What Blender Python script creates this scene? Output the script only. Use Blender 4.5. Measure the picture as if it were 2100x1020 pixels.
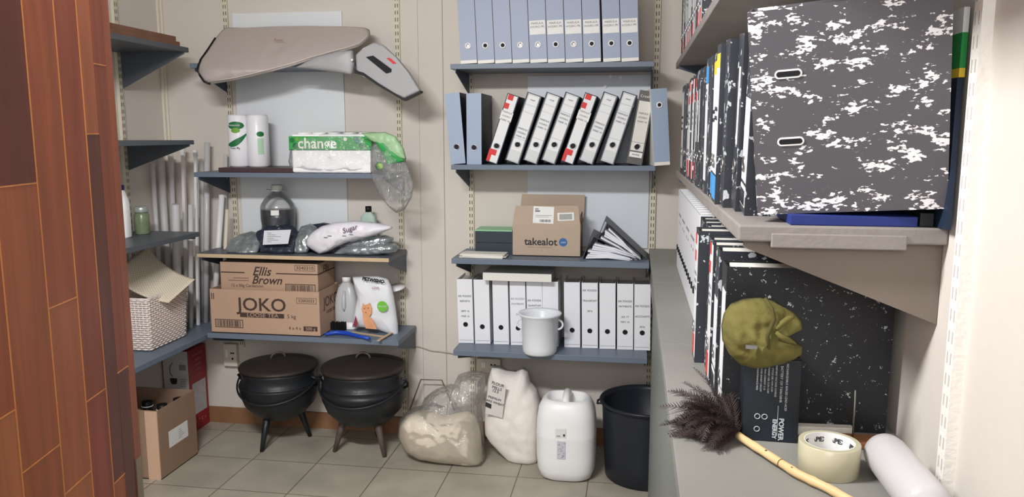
import bpy, bmesh, math, random
from mathutils import Vector, Matrix, noise
random.seed(7)
for o in list(bpy.data.objects): bpy.data.objects.remove(o)
SC = bpy.context.scene
COL = SC.collection
PI = math.pi
# ------------------------------------------------------------- camera
H = 1.52
F = 1600.0
PITCH = math.atan(235/1600); YAW = math.atan(252*math.cos(PITCH)/1600)
cd = bpy.data.cameras.new('camera'); cd.sensor_width = 36; cd.lens = F/2100*36; cd.clip_start = .02
cam = bpy.data.objects.new('camera', cd); COL.objects.link(cam)
cam.location = (0, 0, H); cam.rotation_euler = (PI/2-PITCH, 0, YAW)
SC.camera = cam
# ------------------------------------------------------------- world, lamps, exposure
w = bpy.data.worlds.new('world'); SC.world = w; w.use_nodes = True
bg = w.node_tree.nodes['Background']; bg.inputs[0].default_value = (1.0, .985, .98, 1); bg.inputs[1].default_value = 1.0
SC.view_settings.view_transform = 'Standard'; SC.view_settings.look = 'None'
SC.view_settings.exposure = 0.0; SC.view_settings.gamma = 1.0
def area(name, loc, size, size_y, power, color, target):
    l = bpy.data.lights.new(name, 'AREA'); l.shape = 'RECTANGLE'; l.size = size; l.size_y = size_y
    l.energy = power; l.color = color
    o = bpy.data.objects.new(name, l); COL.objects.link(o); o.location = loc
    o.rotation_euler = (Vector(target)-Vector(loc)).to_track_quat('-Z', 'Y').to_euler()
    return o
area('ceiling_tube_light', (-.95, .95, 2.36), .75, .14, 66, (1.0, .995, .99), (-.75, 1.9, 0))
area('doorway_light', (-.2, -1.2, 2.1), 1.2, .8, 17, (1.0, .985, .98), (-.2, 3, 1.0))

# ------------------------------------------------------------- helpers
def basis():
    d = Vector((-math.sin(YAW)*math.cos(PITCH), math.cos(YAW)*math.cos(PITCH), -math.sin(PITCH)))
    r = Vector((math.cos(YAW), math.sin(YAW), 0)); return d, r, r.cross(d)
_d, _r, _u = basis()
def ray(px, py): return _d+_r*((px-1050)/F)+_u*((510-py)/F)
def atY(px, py, y): v = ray(px, py); return Vector((0, 0, H))+v*(y/v.y)     # a measured point at depth y
def atZ(px, py, z): v = ray(px, py); return Vector((0, 0, H))+v*((z-H)/v.z)

def s2l(c): c = c/255; return c/12.92 if c <= .04045 else ((c+.055)/1.055)**2.4
def rgb(t): return (s2l(t[0]), s2l(t[1]), s2l(t[2]), 1)
MATS = {}
def mat(name, col, rough=.6, metal=0, var=0, vscale=8, bump=0, bscale=60, spec=.4, trans=0, alpha=1, ior=1.45):
    if name in MATS: return MATS[name]
    m = bpy.data.materials.new(name); m.use_nodes = True; nt = m.node_tree; b = nt.nodes['Principled BSDF']
    b.inputs['Base Color'].default_value = rgb(col); b.inputs['Roughness'].default_value = rough
    b.inputs['Metallic'].default_value = metal; b.inputs['Specular IOR Level'].default_value = spec
    b.inputs['Transmission Weight'].default_value = trans; b.inputs['Alpha'].default_value = alpha; b.inputs['IOR'].default_value = ior
    tc = nt.nodes.new('ShaderNodeTexCoord')
    if var:
        n = nt.nodes.new('ShaderNodeTexNoise'); n.inputs['Scale'].default_value = vscale; n.inputs['Detail'].default_value = 6
        nt.links.new(tc.outputs['Object'], n.inputs['Vector'])
        r = nt.nodes.new('ShaderNodeMix'); r.data_type = 'RGBA'
        r.inputs[6].default_value = rgb([max(0, c-var) for c in col]); r.inputs[7].default_value = rgb([min(255, c+var) for c in col])
        nt.links.new(n.outputs['Fac'], r.inputs[0]); nt.links.new(r.outputs[2], b.inputs['Base Color'])
    if bump:
        n = nt.nodes.new('ShaderNodeTexNoise'); n.inputs['Scale'].default_value = bscale; n.inputs['Detail'].default_value = 4
        nt.links.new(tc.outputs['Object'], n.inputs['Vector'])
        bp = nt.nodes.new('ShaderNodeBump'); bp.inputs['Strength'].default_value = bump; bp.inputs['Distance'].default_value = .01
        nt.links.new(n.outputs['Fac'], bp.inputs['Height']); nt.links.new(bp.outputs[0], b.inputs['Normal'])
    MATS[name] = m; return m
def speckle(name, base, white, scale, thr, stretch=(1, 1, 1), clump=2.0):
    m = mat(name, base, .45); nt = m.node_tree; b = nt.nodes['Principled BSDF']
    tc = [n for n in nt.nodes if n.type == 'TEX_COORD'][0]
    oi = nt.nodes.new('ShaderNodeObjectInfo'); mp = nt.nodes.new('ShaderNodeMapping'); mp.inputs['Scale'].default_value = stretch
    mul = nt.nodes.new('ShaderNodeMath'); mul.operation = 'MULTIPLY'; mul.inputs[1].default_value = 7
    nt.links.new(oi.outputs['Random'], mul.inputs[0]); nt.links.new(mul.outputs[0], mp.inputs['Location'])
    nt.links.new(tc.outputs['Object'], mp.inputs['Vector'])
    n1 = nt.nodes.new('ShaderNodeTexNoise'); n1.inputs['Scale'].default_value = scale; n1.inputs['Detail'].default_value = 3
    n2 = nt.nodes.new('ShaderNodeTexNoise'); n2.inputs['Scale'].default_value = scale/4.5; n2.inputs['Detail'].default_value = 2
    for n in (n1, n2): nt.links.new(mp.outputs[0], n.inputs['Vector'])
    k = nt.nodes.new('ShaderNodeMath'); k.operation = 'MULTIPLY'; k.inputs[1].default_value = clump; nt.links.new(n2.outputs['Fac'], k.inputs[0])
    a = nt.nodes.new('ShaderNodeMath'); a.operation = 'ADD'; nt.links.new(n1.outputs['Fac'], a.inputs[0]); nt.links.new(k.outputs[0], a.inputs[1])
    r = nt.nodes.new('ShaderNodeMapRange'); r.inputs[1].default_value = thr; r.inputs[2].default_value = thr+.05
    nt.links.new(a.outputs[0], r.inputs[0])
    x = nt.nodes.new('ShaderNodeMix'); x.data_type = 'RGBA'; x.inputs[6].default_value = rgb(base); x.inputs[7].default_value = rgb(white)
    nt.links.new(r.outputs[0], x.inputs[0]); nt.links.new(x.outputs[2], b.inputs['Base Color'])
    return m
def film(name, tint, clear=.8, bump=.5, bscale=25):
    m = bpy.data.materials.new(name); m.use_nodes = True; nt = m.node_tree; nt.nodes.clear()
    N_ = nt.nodes.new; Lk = nt.links.new
    out = N_('ShaderNodeOutputMaterial'); tr = N_('ShaderNodeBsdfTransparent'); tr.inputs[0].default_value = (.985, .985, .985, 1)
    gl = N_('ShaderNodeBsdfGlossy'); gl.inputs['Roughness'].default_value = .16
    df = N_('ShaderNodeBsdfDiffuse'); df.inputs[0].default_value = rgb(tint)
    tc = N_('ShaderNodeTexCoord'); n = N_('ShaderNodeTexNoise'); n.inputs['Scale'].default_value = bscale; n.inputs['Detail'].default_value = 3; n.inputs['Distortion'].default_value = 1.5
    bp = N_('ShaderNodeBump'); bp.inputs['Strength'].default_value = bump; bp.inputs['Distance'].default_value = .02
    Lk(tc.outputs['Object'], n.inputs['Vector']); Lk(n.outputs['Fac'], bp.inputs['Height']); Lk(bp.outputs[0], gl.inputs['Normal'])
    a = N_('ShaderNodeMixShader'); a.inputs[0].default_value = 1-clear; Lk(tr.outputs[0], a.inputs[1]); Lk(df.outputs[0], a.inputs[2])
    fr = N_('ShaderNodeFresnel'); fr.inputs[0].default_value = 1.4
    mu = N_('ShaderNodeMath'); mu.operation = 'MULTIPLY_ADD'; mu.inputs[1].default_value = .7; mu.inputs[2].default_value = .045; Lk(fr.outputs[0], mu.inputs[0])
    b_ = N_('ShaderNodeMixShader'); Lk(mu.outputs[0], b_.inputs[0]); Lk(a.outputs[0], b_.inputs[1]); Lk(gl.outputs[0], b_.inputs[2]); Lk(b_.outputs[0], out.inputs[0])
    MATS[name] = m; return m

M_wall = mat('wall_paint', (212, 205, 197), .75, var=5, vscale=3, bump=.08, bscale=40)
M_seam = mat('panel_seam', (168, 158, 146), .8)  # joint colour between wall panels, darker than the wall paint
M_trimw = mat('cream_trim', (222, 214, 200), .6)
M_ceil = mat('ceiling_paint', (230, 228, 222), .9)
M_shelf = mat('shelf_blue_grey', (104, 116, 132), .42, var=5, vscale=5)
M_shelfd = mat('shelf_dark_grey', (84, 90, 97), .42, var=6, vscale=6)
M_brk = mat('bracket_slate', (70, 80, 96), .45)
M_bench = mat('bench_grey_paint', (136, 135, 130), .5, var=8, vscale=4, bump=.05)
M_rshelf = mat('shelf_warm_grey_paint', (138, 132, 128), .55, var=12, vscale=9, bump=.1, bscale=90)
M_rbrk = mat('bracket_brown_grey_shaded', (122, 112, 103), .6, var=6)  # brown-grey paint, made darker to hold the shade under the shelf
M_rail = mat('slotted_rail', (212, 206, 186), .5)
M_railw = mat('slotted_rail_white', (238, 234, 228), .55, var=6, vscale=60, bump=.15, bscale=120)
M_slot = mat('slot_dark', (80, 74, 66), .9)
M_slotl = mat('slot_pale', (190, 184, 180), .9)
M_black = mat('black', (18, 18, 20), .5)
M_hole = mat('hole_dark', (22, 24, 28), .7)
M_white = mat('white_board', (224, 228, 232), .35)
M_paper = mat('paper', (228, 228, 226), .8, var=6, vscale=60)
M_page = mat('pages', (225, 222, 214), .9, var=14, vscale=200)
M_wfile = mat('white_file', (232, 234, 240), .4)
M_cfile = mat('cream_file', (226, 225, 218), .5)
M_bfile = mat('blue_grey_file', (150, 161, 183), .45)
M_bfile2 = mat('blue_grey_file_pale', (152, 168, 190), .45)
M_metal = mat('ring_metal', (190, 190, 195), .3, metal=1)
M_wring = mat('white_ring', (235, 235, 235), .4)
M_ink = mat('ink', (52, 52, 58), .8)
M_inkg = mat('ink_grey', (130, 130, 136), .8)
M_red = mat('label_red', (206, 58, 58), .6)
M_blue = mat('label_blue', (70, 150, 215), .5)
M_yel = mat('label_yellow', (235, 200, 60), .5)
M_marb = speckle('marbled_black', (52, 55, 62), (200, 205, 210), 150, 1.78)
M_marb2 = speckle('marbled_black_fine', (36, 37, 40), (165, 170, 172), 330, 1.42, (1, 1, 1), 1.3)
M_marbbig = speckle('marbled_grey_big', (88, 86, 91), (235, 233, 236), 175, 1.40, (.7, .7, 1.5), 1.5)
M_marbdk = speckle('marbled_slate', (44, 52, 64), (110, 120, 135), 60, 1.95)
M_card = mat('cardboard', (182, 152, 130), .8, var=4, vscale=12)
M_cardl = mat('cardboard_light', (205, 172, 146), .8, var=4)
M_cardt = mat('cardboard_tan', (178, 160, 142), .8, var=4)
M_cardb = mat('cardboard_brown', (150, 124, 104), .85, var=4)
M_cardd = mat('cardboard_ink', (72, 56, 52), .8)
M_iron = mat('cast_iron', (30, 33, 37), .42, var=6, vscale=20, bump=.1, bscale=120, spec=.5)
M_iron2 = mat('cast_iron_lid', (50, 44, 41), .5, var=6, vscale=14, bump=.12, bscale=90)
M_rust = mat('worn_iron', (86, 74, 68), .6, var=14, vscale=30)
M_wplas = mat('white_plastic', (240, 241, 242), .35)
M_enam = mat('white_enamel', (226, 230, 236), .3)
M_bplas = mat('black_plastic', (34, 38, 46), .38, bump=.06, bscale=15)
M_green = mat('print_green', (46, 150, 74), .45)
M_dgreen = mat('print_dark_green', (30, 110, 60), .45)
M_clear = film('clear_film', (240, 242, 244), .90, .8, 22)
M_clear2 = film('clear_film_heavy', (240, 244, 244), .90, 1.0, 30)
M_pvc = mat('pvc_pale', (205, 203, 204), .4)
M_pvcw = mat('pvc_white', (232, 232, 232), .35)
M_pvcc = mat('pvc_cream', (220, 212, 192), .45)
M_wick = mat('white_wicker', (228, 216, 210), .7)
M_hdpe = mat('milky_plastic', (226, 228, 230), .3, trans=.35, spec=.5)

class MB:
    def __init__(s): s.bm = bmesh.new()
    def box(s, x0, x1, y0, y1, z0, z1, mi=0, M=None):
        vs = [s.bm.verts.new(v) for v in ((x0,y0,z0),(x1,y0,z0),(x1,y1,z0),(x0,y1,z0),(x0,y0,z1),(x1,y0,z1),(x1,y1,z1),(x0,y1,z1))]
        if M: [setattr(v, 'co', M@v.co) for v in vs]
        fs = []
        for f in ((0,3,2,1),(4,5,6,7),(0,1,5,4),(1,2,6,5),(2,3,7,6),(3,0,4,7)):
            q = s.bm.faces.new([vs[i] for i in f]); q.material_index = mi; fs.append(q)
        return fs                                  # bottom top front right back left
    def prism(s, pts, axis, a, b, mi=0, M=None):     # 2D outline extruded along an axis: 'y' pts=(x,z); 'x' pts=(y,z); 'z' pts=(x,y)
        def P(p, t): return {'y': (p[0], t, p[1]), 'x': (t, p[0], p[1]), 'z': (p[0], p[1], t)}[axis]
        A = [s.bm.verts.new(P(p, a)) for p in pts]; B = [s.bm.verts.new(P(p, b)) for p in pts]
        if M: [setattr(v, 'co', M@v.co) for v in A+B]
        fs = [s.bm.faces.new(A), s.bm.faces.new(list(reversed(B)))]
        n = len(pts)
        for i in range(n): fs.append(s.bm.faces.new([A[i], B[i], B[(i+1)%n], A[(i+1)%n]]))
        for f in fs: f.material_index = mi
        return fs
    def lathe(s, prof, n=40, c=(0, 0), mi=0, M=None, sx=1, sy=1, pw=2):
        rings = []
        for r, z in prof:
            ring = []
            for k in range(n):
                a = 2*PI*k/n; ca, sa = math.cos(a), math.sin(a)
                if pw != 2:
                    q = (abs(ca)**pw+abs(sa)**pw)**(-1/pw); ca *= q; sa *= q
                ring.append(s.bm.verts.new((c[0]+r*ca*sx, c[1]+r*sa*sy, z)))
            rings.append(ring)
        if M: [setattr(v, 'co', M@v.co) for R in rings for v in R]
        for A, B in zip(rings, rings[1:]):
            for k in range(n):
                f = s.bm.faces.new([A[k], A[(k+1)%n], B[(k+1)%n], B[k]]); f.material_index = mi; f.smooth = True
        for R, rev in ((rings[0], True), (rings[-1], False)):
            f = s.bm.faces.new(list(reversed(R)) if rev else R); f.material_index = mi
        return rings
    def tube(s, pts, r, n=8, mi=0, closed=False, cap=True):
        pts = [Vector(p) for p in pts]; R = r if hasattr(r, '__len__') else [r]*len(pts)
        rings = []; up = None
        for i, p in enumerate(pts):
            a = pts[i-1] if (i > 0 or closed) else p; b = pts[(i+1)%len(pts)] if (i < len(pts)-1 or closed) else p
            t = (b-a).normalized()
            if up is None: up = t.orthogonal().normalized()
            up = (up-t*up.dot(t)); up = up.normalized() if up.length > 1e-6 else t.orthogonal().normalized()
            w_ = t.cross(up)
            rings.append([s.bm.verts.new(p+(up*math.cos(2*PI*k/n)+w_*math.sin(2*PI*k/n))*R[i]) for k in range(n)])
        prs = list(zip(rings, rings[1:]))+([(rings[-1], rings[0])] if closed else [])
        for A, B in prs:
            for k in range(n):
                f = s.bm.faces.new([A[k], A[(k+1)%n], B[(k+1)%n], B[k]]); f.material_index = mi; f.smooth = True
        if cap and not closed:
            for Rg in (rings[0], rings[-1]):
                f = s.bm.faces.new(Rg); f.material_index = mi
        return rings
    def disc(s, c, r, n=24, mi=0, axis='y'):
        vs = []
        for k in range(n):
            a = 2*PI*k/n; x, z = math.cos(a)*r, math.sin(a)*r
            vs.append(s.bm.verts.new({'y': (c[0]+x, c[1], c[2]+z), 'z': (c[0]+x, c[1]+z, c[2]), 'x': (c[0], c[1]+x, c[2]+z)}[axis]))
        f = s.bm.faces.new(vs); f.material_index = mi
        return f
    def build(s, name, mats, parent=None, loc=None, origin=None, smooth=False, bevel=0, seg=2):
        if bevel:
            bmesh.ops.bevel(s.bm, geom=[e for e in s.bm.edges], offset=bevel, segments=seg, affect='EDGES', profile=.5, clamp_overlap=True)
        bmesh.ops.recalc_face_normals(s.bm, faces=s.bm.faces)
        if origin is not None:
            for v in s.bm.verts: v.co -= Vector(origin)
        if smooth:
            for f in s.bm.faces: f.smooth = True
        me = bpy.data.meshes.new(name); s.bm.to_mesh(me); s.bm.free()
        for m in (mats if isinstance(mats, (list, tuple)) else [mats]): me.materials.append(m)
        o = bpy.data.objects.new(name, me); COL.objects.link(o)
        if parent: o.parent = parent
        if loc is not None: o.location = loc
        elif origin is not None and not parent: o.location = origin
        return o
def tag(o, label, cat, group=None, kind=None):
    o['label'] = label; o['category'] = cat
    if group: o['group'] = group
    if kind: o['kind'] = kind
    return o
def struct(o): o['kind'] = 'structure'; return o
def thing(name, label, cat, loc=(0, 0, 0), rot=(0, 0, 0), group=None):
    o = bpy.data.objects.new(name, None); COL.objects.link(o); o.location = loc; o.rotation_euler = rot
    o.empty_display_size = .05
    return tag(o, label, cat, group)
FONT = None
def text(s, size, m, parent, loc, rot=(PI/2, 0, 0), name='lettering', align='CENTER', sx=1, off=0, ex=.0003, shear=0):
    c = bpy.data.curves.new('txt', 'FONT'); c.body = s; c.size = size; c.align_x = align; c.align_y = 'CENTER'; c.extrude = ex; c.offset = off; c.shear = shear
    c.resolution_u = 3
    t = bpy.data.objects.new('txt', c); COL.objects.link(t)
    dg = bpy.context.evaluated_depsgraph_get(); me = bpy.data.meshes.new_from_object(t.evaluated_get(dg))
    bpy.data.objects.remove(t)
    me.materials.clear(); me.materials.append(m); me.name = name
    o = bpy.data.objects.new(name, me); COL.objects.link(o); o.parent = parent; o.location = loc; o.rotation_euler = rot; o.scale = (sx, 1, 1)
    return o
def pillow(outline, thick, yf, N=72, M=16, p=.5, wr=.006, ws=9, flat=None, floor=None, seed=0, center=None, back=1.0):
    """closed soft bag: outline [(x,z)] world, yf(x,z) -> centre depth, thick(x,z,t)->half thickness"""
    pts = [Vector((a, b)) for a, b in outline]
    L = [0]
    for i in range(len(pts)): L.append(L[-1]+(pts[(i+1)%len(pts)]-pts[i]).length)
    ring = []
    for k in range(N):
        d = L[-1]*k/N
        for i in range(len(pts)):
            if L[i] <= d <= L[i+1]+1e-9:
                t = (d-L[i])/(L[i+1]-L[i]+1e-9); ring.append(pts[i].lerp(pts[(i+1)%len(pts)], t)); break
    c = Vector(center) if center else sum(ring, Vector((0, 0)))/N
    mb = MB(); bm = mb.bm
    def P(q, t, sgn):
        h = thick*(max(0, 1-t**2.6))**p
        y = yf(q.x, q.y)+sgn*h*(back if sgn > 0 else 1)
        nz = noise.noise(Vector((q.x*ws+seed, q.y*ws, sgn*3.1+seed)))+.5*noise.noise(Vector((q.x*ws*2.7+seed, q.y*ws*2.7, sgn*5)))
        ridg = abs(noise.noise(Vector((q.x*ws*1.6+seed*2, q.y*ws*.8, 9))))
        y += sgn*wr*(nz-ridg)*(1-.5*t)
        z = q.y
        if floor is not None and z < floor+.001: z = floor+.001
        return (q.x, y, z)
    rings = {1: [], -1: []}
    edge = [bm.verts.new(P(q, 1, 0)) for q in ring]
    for sgn in (1, -1):
        prev = edge
        for j in range(M-1, 0, -1):
            t = j/M; cur = [bm.verts.new(P(c+(q-c)*t, t, sgn)) for q in ring]
            for k in range(N): bm.faces.new([prev[k], prev[(k+1)%N], cur[(k+1)%N], cur[k]]).smooth = True
            prev = cur
        cv = bm.verts.new(P(c, 0, sgn))
        for k in range(N): bm.faces.new([prev[k], prev[(k+1)%N], cv]).smooth = True
    return mb
def pxo(pts, y): return [(q.x, q.z) for q in (atY(a, b, y) for a, b in pts)]

# ------------------------------------------------------------- room shell
XL, XR, YB, ZC = -2.355, .475, 3.70, 2.55
b = MB(); b.box(XL-.1, XR+.1, -1.5, YB+.1, -.1, 0)
fl = mat('floor_tiles', (170, 162, 142), .35, spec=.4); nt = fl.node_tree; pb = nt.nodes['Principled BSDF']
tc = [n for n in nt.nodes if n.type == 'TEX_COORD'][0]
mp = nt.nodes.new('ShaderNodeMapping'); mp.inputs['Location'].default_value = (1.7475+.3155*4, -2.955+.3155*12, 0)
nt.links.new(tc.outputs['Object'], mp.inputs['Vector'])
br = nt.nodes.new('ShaderNodeTexBrick'); br.offset = 0; br.squash = 1
br.inputs['Scale'].default_value = 1; br.inputs['Brick Width'].default_value = .3155; br.inputs['Row Height'].default_value = .3155
br.inputs['Mortar Size'].default_value = .0028; br.inputs['Mortar Smooth'].default_value = .2
br.inputs['Color1'].default_value = rgb((170, 164, 151)); br.inputs['Color2'].default_value = rgb((162, 156, 143)); br.inputs['Mortar'].default_value = rgb((112, 102, 86))
nt.links.new(mp.outputs[0], br.inputs['Vector'])
nz = nt.nodes.new('ShaderNodeTexNoise'); nz.inputs['Scale'].default_value = 5; nz.inputs['Detail'].default_value = 8; nt.links.new(tc.outputs['Object'], nz.inputs['Vector'])
mx = nt.nodes.new('ShaderNodeMix'); mx.data_type = 'RGBA'; mx.blend_type = 'OVERLAY'; mx.inputs[0].default_value = .35
nt.links.new(br.outputs['Color'], mx.inputs[6]); nt.links.new(nz.outputs['Fac'], mx.inputs[7]); nt.links.new(mx.outputs[2], pb.inputs['Base Color'])
bp = nt.nodes.new('ShaderNodeBump'); bp.inputs['Strength'].default_value = .3; bp.inputs['Distance'].default_value = .003; bp.invert = True
nt.links.new(br.outputs['Fac'], bp.inputs['Height']); nt.links.new(bp.outputs[0], pb.inputs['Normal'])
struct(b.build('floor', fl))
b = MB(); b.box(XL-.1, XR+.1, -1.5, YB+.1, ZC, ZC+.1); struct(b.build('ceiling', M_ceil))
b = MB(); b.box(XL-.1, XR+.1, YB, YB+.1, 0, ZC)
struct(b.build('wall_back', M_wall))
b = MB(); b.box(XL-.1, XL, -1.5, YB, 0, ZC); struct(b.build('wall_left', M_wall))
b = MB(); b.box(XR, XR+.1, -1.5, YB, 0, ZC); struct(b.build('wall_right', M_wall))
# panel joints in the back wall and the corner bead
b = MB()
b.box(-.911, -.907, YB-.0015, YB, 0, ZC); b.box(-1.03, -1.0285, YB-.001, YB, 0, ZC)
struct(b.build('trim_1', M_seam))
b = MB(); b.box(XL, XL+.02, YB-.012, YB, 0, ZC); b.box(XL, XL+.012, YB-.03, YB-.012, 0, ZC); struct(b.build('trim_2', M_trimw, bevel=.002))
M_skirt = mat('skirting_wood', (140, 102, 72), .6, var=10, vscale=14)
b = MB(); b.box(XL, XR, YB-.012, YB, 0, .085); struct(b.build('baseboard_back', M_skirt))
b = MB(); b.box(XL, XL+.012, 1.5, YB-.012, 0, .085); struct(b.build('baseboard_left', M_skirt))

def rail(x, y, z0, z1, label, side='back', m=M_rail, ms=M_slot, wd=.026, dp=.014, slots=True, pitch=.032):
    b = MB(); n = int((z1-z0)/pitch)
    b.box(-wd/2, wd/2, -dp, 0, 0, z1-z0)
    if slots:
        for k in range(n):
            z = .012+k*pitch
            for sx in (-1, 1): b.box(sx*wd*.22-.0018, sx*wd*.22+.0018, -dp-.0004, -dp+.001, z, z+pitch*.55, 1)
    o = b.build('slotted_rail', [m, ms]); o.location = (x, y, z0)
    o.rotation_euler = (0, 0, {'back': 0, 'left': PI/2, 'right': -PI/2}[side])
    return tag(o, label, 'shelf rail', 'slotted shelf rails')
rail(-2.0, YB, .42, 2.5, 'cream slotted rail left of the silver bag, leftmost on the back wall')
rail(-1.128, YB, .02, 2.5, 'cream slotted rail behind the grey carry case and hanging clear plastic bag')
rail(-.775, YB, .02, 2.5, 'cream slotted rail at the left end of the file shelves')
rail(.09, YB, .02, 2.5, 'cream slotted rail at the right end of the file shelves')
rail(XL, 3.34, .45, 2.5, 'cream slotted rail on the left wall next to the wooden door', 'left')
rail(XR, 1.185, .6, 2.5, 'white flaking slotted rail on the right wall, closest to the camera', 'right', M_railw, M_slotl, .027, .016)

# ------------------------------------------------------------- shelves
def bracket_y(x, y0, y1, zt, dep, parent, m, t=.004):       # plate in the yz plane
    b = MB(); b.prism([(y0, zt), (y1, zt), (y1, zt-dep), (y0, zt-.012)], 'x', x-t/2, x+t/2); b.build('bracket', m, parent)
def shelf_back(x0, x1, y0, zt, th, label, mt=M_shelf, group='', dep=.095, edge=None, brk=M_brk, y1=YB-.016):
    r = thing('wall_shelf', label, 'shelf', (0, 0, 0), group=group)
    r.location = (x0, y1, zt)
    b = MB(); fs = b.box(0, x1-x0, y0-y1, 0, -th, 0)
    if edge: fs[2].material_index = 1
    b.build('board', [mt, edge or mt], r, bevel=.0015)
    bracket_y(.022, y0-y1+.004, 0, -th, dep, r, brk); bracket_y(x1-x0-.006, y0-y1+.004, 0, -th, dep, r, brk)
    return r
G1 = 'shelves on the left of the back wall'; G2 = 'file shelves in the middle of the back wall'; G3 = 'shelves on the left wall'
ZL = [1.842, 1.342, .957, .572]
shelf_back(-2.03, -1.10, 3.40, ZL[0], .022, 'slate shelf holding the silver bag, topmost of the left back shelves', group=G1)
shelf_back(-2.042, -1.10, 3.40, ZL[1], .022, 'blue-grey shelf holding the paper rolls', group=G1)
M_pine = mat('raw_board_edge', (196, 172, 140), .7, var=8, vscale=30)
shelf_back(-2.052, -1.10, 3.40, ZL[2], .02, 'grey shelf with a raw wood front edge holding foil packs', M_shelfd, G1, edge=M_pine)
shelf_back(-2.012, -1.06, 3.385, ZL[3], .024, 'blue-grey shelf holding the tea cartons, lowest of the left back shelves', group=G1)
ZM = [1.822, 1.385, .968, .543]
shelf_back(-.802, .074, 3.40, ZM[0], .022, 'blue-grey shelf under the row of upright blue files', group=G2)
shelf_back(-.804, .09, 3.40, ZM[1], .022, 'blue-grey shelf under the leaning marbled files', group=G2)
shelf_back(-.80, .074, 3.37, ZM[2], .024, 'blue-grey shelf holding the printed brown carton and open ring binders', group=G2)
shelf_back(-.798, .076, 3.375, ZM[3], .026, 'blue-grey shelf holding white files and the enamel pot', group=G2)
XF = -2.02
def shelf_left(y0, y1, zt, th, label, mt, dep=.15):
    r = thing('wall_shelf', label, 'shelf', (XL+.015, y1, zt), group=G3)
    b = MB(); b.box(0, XF-XL-.015, y0-y1, 0, -th, 0); b.build('board', mt, r, bevel=.0015)
    for y in (-.03, y0-y1+.3):
        b = MB(); b.prism([(0, -th), (XF-XL-.02, -th), (XF-XL-.02, -th-.008), (0, -th-dep)], 'y', y-.002, y+.002); b.build('bracket', M_shelfd, r)
shelf_left(1.95, 3.383, 1.91, .022, 'dark grey shelf carrying two wooden boards, topmost on the left wall', M_shelfd, .16)
shelf_left(1.95, 3.383, 1.492, .02, 'empty dark grey shelf on the left wall beside the paper towels', M_shelfd, .12)
shelf_left(1.95, 3.383, 1.063, .022, 'dark grey shelf holding a white bottle', M_shelfd, .03)
shelf_left(1.95, 3.684, .562, .024, 'blue-grey shelf carrying the white wicker basket', M_shelf, .03)

# right hand shelving along the right wall
XS = .165
def rshelf(y0, y1, zt, th, label, near_bracket=True):
    r = thing('long_wall_shelf', label, 'shelf', (XS, y1, zt), group='long shelves on the right wall')
    b = MB(); b.box(0, XR-XS-.001, y0-y1, 0, -th, 0)
    b.build('board', M_rshelf, r, bevel=.003)
    if near_bracket:
        b = MB(); b.box(.05, XR-XS-.06, y0-y1-.003, y0-y1+.02, -th-.009, -th+.014); b.build('end_batten', M_rshelf, r, bevel=.002)
        b = MB(); b.prism([(.012, -th), (XR-XS-.001, -th), (XR-XS-.001, -th-.128), (.012, -th-.012)], 'y', y0-y1+.02, y0-y1+.032); b.build('bracket', M_rbrk, r)
    b = MB(); b.prism([(.004, -th), (XR-XS-.001, -th), (XR-XS-.001, -th-.11), (.004, -th-.012)], 'y', -.16, -.155); b.build('bracket', M_brk, r)
rshelf(1.262, 3.18, 1.378, .026, 'grey painted long shelf under the nearest marbled files on the right wall')
rshelf(1.0, 3.44, 1.818, .026, 'grey painted long shelf overhead on the right wall', False)
# bench
ZB = .988; XBF = .078
bench = thing('workbench', 'long grey painted bench along the right wall holding files and tape', 'bench', (XBF, 3.684, 0))
b = MB(); ys = [3.69, 2.83, 1.985, 1.40, .3]
for a, c in zip(ys, ys[1:]): b.box(0, XR-XBF-.002, c-3.69+.0012, a-3.69-.0012, ZB-.03, ZB)
b.build('bench_top', M_bench, bench, bevel=.0015)
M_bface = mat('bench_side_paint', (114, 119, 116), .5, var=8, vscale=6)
b = MB(); b.box(.004, .024, .3-3.69, 2.93-3.69, 0, ZB-.03); b.build('side_panel', M_bface, bench)
b = MB(); b.box(.004, .024, 2.93-3.69, 0, ZB-.13, ZB-.03); b.build('apron', M_bface, bench)

# whiteboards
def board(x0, x1, z0, z1, label, m=M_white):
    b = MB(); b.box(x0, x1, YB-.010, YB-.001, z0, z1)
    o = b.build('whiteboard', m, origin=((x0+x1)/2, YB-.005, z0), bevel=.003); tag(o, label, 'board')
    return o
board(-1.965, -1.402, .975, 2.105, 'white wall panel behind the silver bag and paper towels')
board(-.502, .072, .985, 1.79, 'pale white wall panel behind the leaning files and brown carton', mat('pale_panel', (214, 220, 228), .4))
for i, (x, y) in enumerate(((1252, 157), (1273, 159), (1241, 177))):
    p = atY(x, y, YB-.014); b = MB(); b.prism([(.0075*math.cos(k*PI/6), .0075*math.sin(k*PI/6)) for k in range(12)], 'y', -.004, .004)
    o = b.build('push_pin', M_wplas, loc=p); tag(o, ['white pin under the top file shelf, left of the upper pair', 'white pin under the top file shelf, right of the upper pair', 'white pin under the top file shelf, lowest of the three'][i], 'pin', 'white pins on the wall panel')

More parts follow.
